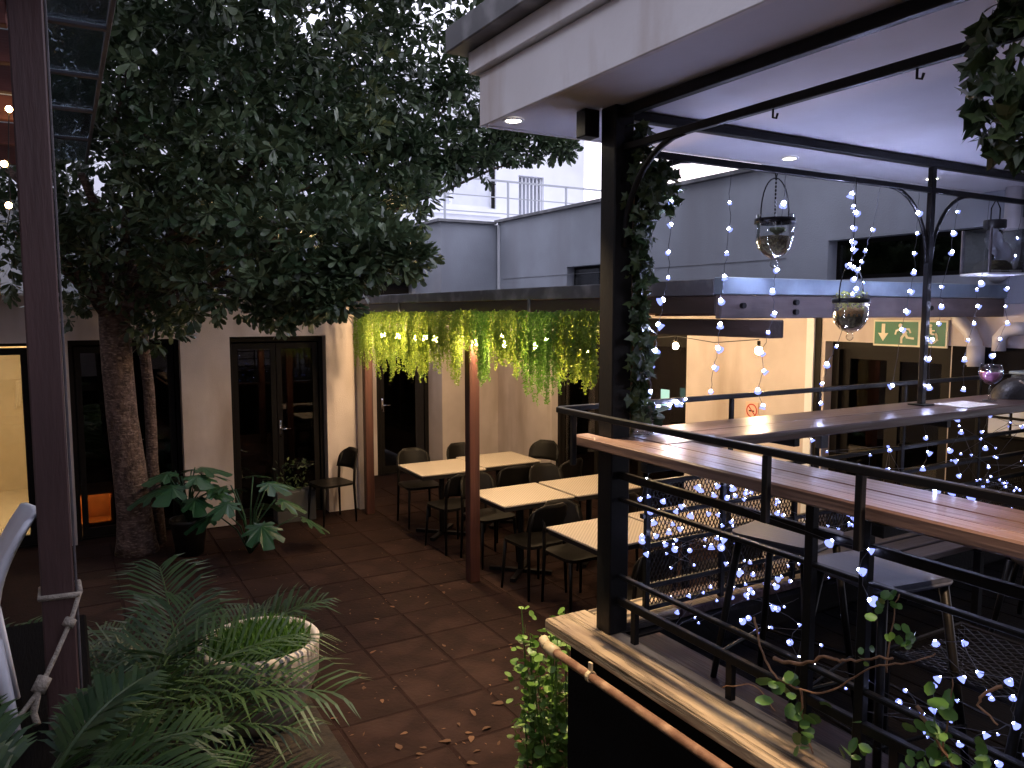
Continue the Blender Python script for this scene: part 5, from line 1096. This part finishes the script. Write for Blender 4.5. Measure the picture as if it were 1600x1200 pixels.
palm(.12, 4.25, 'tall palm behind the porch post with pale blue lit fronds', specs(14, 1.0, 1.5, 9, (.2, .7)))
palm(.55, 5.05, 'slender palm behind the rim of the white pot', specs(11, .75, 1.15, 12, (.3, .75)))
palm(.16, 2.35, 'dark palm at the bottom left between the deck and the paving', specs(13, .8, 1.15, 21, (.3, .85)), .0)
pp_ = palm(-.14, 2.55, 'small potted palm on the porch deck below the rope', specs(13, .34, .5, 33, (.4, .9)), .99)
lpart(MB().lathe([(.001, -.14), (.09, -.14), (.13, .03), (.138, .035), (.138, .06), (.122, .06), (.118, .02), (.001, .02)], n=22), 'pot', BLACKP, pp_, True)
struct(MB().box(.05, 1.25, 1.0, 5.0, -.02, .012).build('planting_bed', SOIL))
# round pot with grass
po = thing('clay_pot', 'large round whitewashed pot planted with grass', 'pot', (.93, 4.62, 0))
lpart(MB().lathe([(.001, .0), (.20, 0), (.25, .06), (.30, .2), (.325, .27), (.333, .28), (.33, .292), (.34, .30), (.345, .47), (.35, .50), (.335, .515), (.31, .505), (.305, .47), (.001, .46)], n=40), 'pot_body', POTW, po, True)
lpart(MB().lathe([(.001, .475), (.304, .472)], n=24), 'soil', SOIL, po)
n = 1500; th = rng.uniform(0, 6.28, n); rr = .28 * np.sqrt(rng.uniform(0, 1, n)); P = np.stack([rr * np.cos(th), rr * np.sin(th), np.full(n, .46)], 1)
leafmesh('grass', [leaves('lance', P, unit(rng.normal(size=(n, 3)) * .45 + np.array([0, 0, .9])), rvec(n), rng.uniform(.05, .15, n), rng.uniform(0, 1, n), .45)], GRASSM, po, (0, 0, 0))['kind'] = 'stuff'

# monstera and philodendron by the wall
def monstera_leaf(c, d, nrm, size, lobes=5):
    d = Vector(d).normalized(); nrm = Vector(nrm); x = d.cross(nrm).normalized(); nn = x.cross(d); out = []
    K = 44
    for k in range(K):
        a = -math.pi + 2 * math.pi * (k + .5) / K   # 0 = tip direction
        r = (.52 + .22 * math.cos(a)) * (1 if abs(a) < 2.75 else .62)
        if .35 < abs(a) < 2.5: r *= .62 + .38 * (1 if math.sin(abs(a) * lobes * 1.35 + .6) > -.25 else .12)
        px, py = r * math.sin(a) * .95, r * math.cos(a) + .30
        out.append(Vector(c) + (x * px + d * py + nn * (-.35 * px * px - .18 * py * py)) * size)
    return [Vector(c) + d * size * .25] + out, [(0, k + 1, (k + 1) % K + 1) for k in range(K)]
def bigplant(name, label, base, pot, nleaf, h, size, seed, spread, lobes=5):
    r = random.Random(seed); t = thing(name, label, 'plant', base)
    if pot: lpart(MB().lathe([(.001, 0), (.13, 0), (.175, .33), (.185, .34), (.185, .37), (.165, .37), (.16, .32), (.001, .32)], n=26), 'pot', BLACKP, t, True)
    z0 = .32 if pot else .0
    for k in range(nleaf):
        az = k * 2.4 + r.uniform(-.3, .3); q = (k + .5) / nleaf; rr = spread * (.35 + .65 * (1 - q)) * r.uniform(.7, 1.1); hh = z0 + h * (.45 + .55 * q) * r.uniform(.9, 1.05)
        tip = (rr * math.cos(az), rr * math.sin(az), hh)
        lpart(MB().tube([(0, 0, z0), (tip[0] * .35, tip[1] * .35, z0 + (hh - z0) * .6), tip], [.011, .008, .006], 6), 'stem', MONST, t, True)
        d = Vector((math.cos(az), math.sin(az), -.45 + .4 * q)); vs, fs = monstera_leaf(tip, d, (0.25 * math.cos(az), .25 * math.sin(az), 1), size * r.uniform(.8, 1.1), lobes)
        lpart(MB().add(vs, fs, r.random()), 'leaf', MONST, t)
    return t
bigplant('monstera_plant', 'monstera with split leaves in a black pot by the trunk', (1.02, 8.30, 0), True, 14, .62, .34, 4, .30)
bigplant('philodendron_plant', 'leafy philodendron leaning in front of the plastered pier', (1.55, 8.0, 0), False, 12, .80, .36, 8, .45, 7)
wbx = thing('window_planter', 'low grey planter box against the third glass door', 'planter', (2.3, 9.0, 0))
part(MB().bbox(2.05, 2.5, 8.95, 9.17, 0, .36, .008).bbox(2.09, 2.46, 8.99, 9.13, .34, .365, .004), 'box', GREYBOX, wbx)
n = 150; P = np.stack([rng.uniform(2.08, 2.47, n), rng.uniform(8.98, 9.14, n), .36 + .35 * rng.uniform(0, 1, n) ** 1.5], 1)
leafmesh('foliage', [leaves('lance', P, unit(rng.normal(size=(n, 3)) + np.array([0, 0, .8])), rvec(n), rng.uniform(.03, .07, n), rng.uniform(0, 1, n), 1.6)], IVYM, wbx, BASE[wbx.name])

# fallen leaves
leafm = []
for k in range(4):
    T, F = LEAF['obov']; me = bpy.data.meshes.new('fallen_leaf'); r = random.Random(k)
    me.from_pydata([(x * (1.05 + .15 * k), y - .5, .07 + z * 2 + .2 * x * x * (k - 1) + .05 * math.sin(y * 4 + k)) for x, y, z in T], [], F); at = me.attributes.new('tint', 'FLOAT', 'POINT'); at.data.foreach_set('value', [r.random()] * len(T)); me.materials.append(FALLEN); leafm.append(me)
cnt = 0
while cnt < 48:
    u, v = random.uniform(1.3, 3.0), random.uniform(3.3, 6.2)
    if random.random() > (1.0 if v < 4.3 else .45): continue
    if u > 1.75 and v < 3.05: continue
    o = bpy.data.objects.new('fallen_leaf', random.choice(leafm)); COL.objects.link(o); s = random.uniform(.035, .07) * (1.15 if v < 4.2 else .8)
    o.location = W(u, v, .002); o.scale = (s,) * 3; o.rotation_euler = (random.uniform(-.15, .15), random.uniform(-.15, .15), random.uniform(0, 6.28))
    tag(o, 'small dry brown leaf fallen on the paving', 'leaf', 'fallen leaves on the paving'); cnt += 1
n = 260; P = np.stack([rng.uniform(.9, 3.2, n), rng.uniform(3.1, 8.6, n), np.full(n, .006)], 1)
lm = leafmesh('leaf_litter', [leaves('lance', P, unit(np.stack([rng.normal(size=n), rng.normal(size=n), .1 * rng.normal(size=n)], 1)), np.tile([[0, 0, 1.]], (n, 1)) + .2 * rng.normal(size=(n, 3)), rng.uniform(.012, .035, n), rng.uniform(0, 1, n), 1.4)], FALLEN)
lm['kind'] = 'stuff'; lm['label'] = 'crumbs of dry leaf litter scattered over the courtyard paving'; lm['category'] = 'leaf litter'
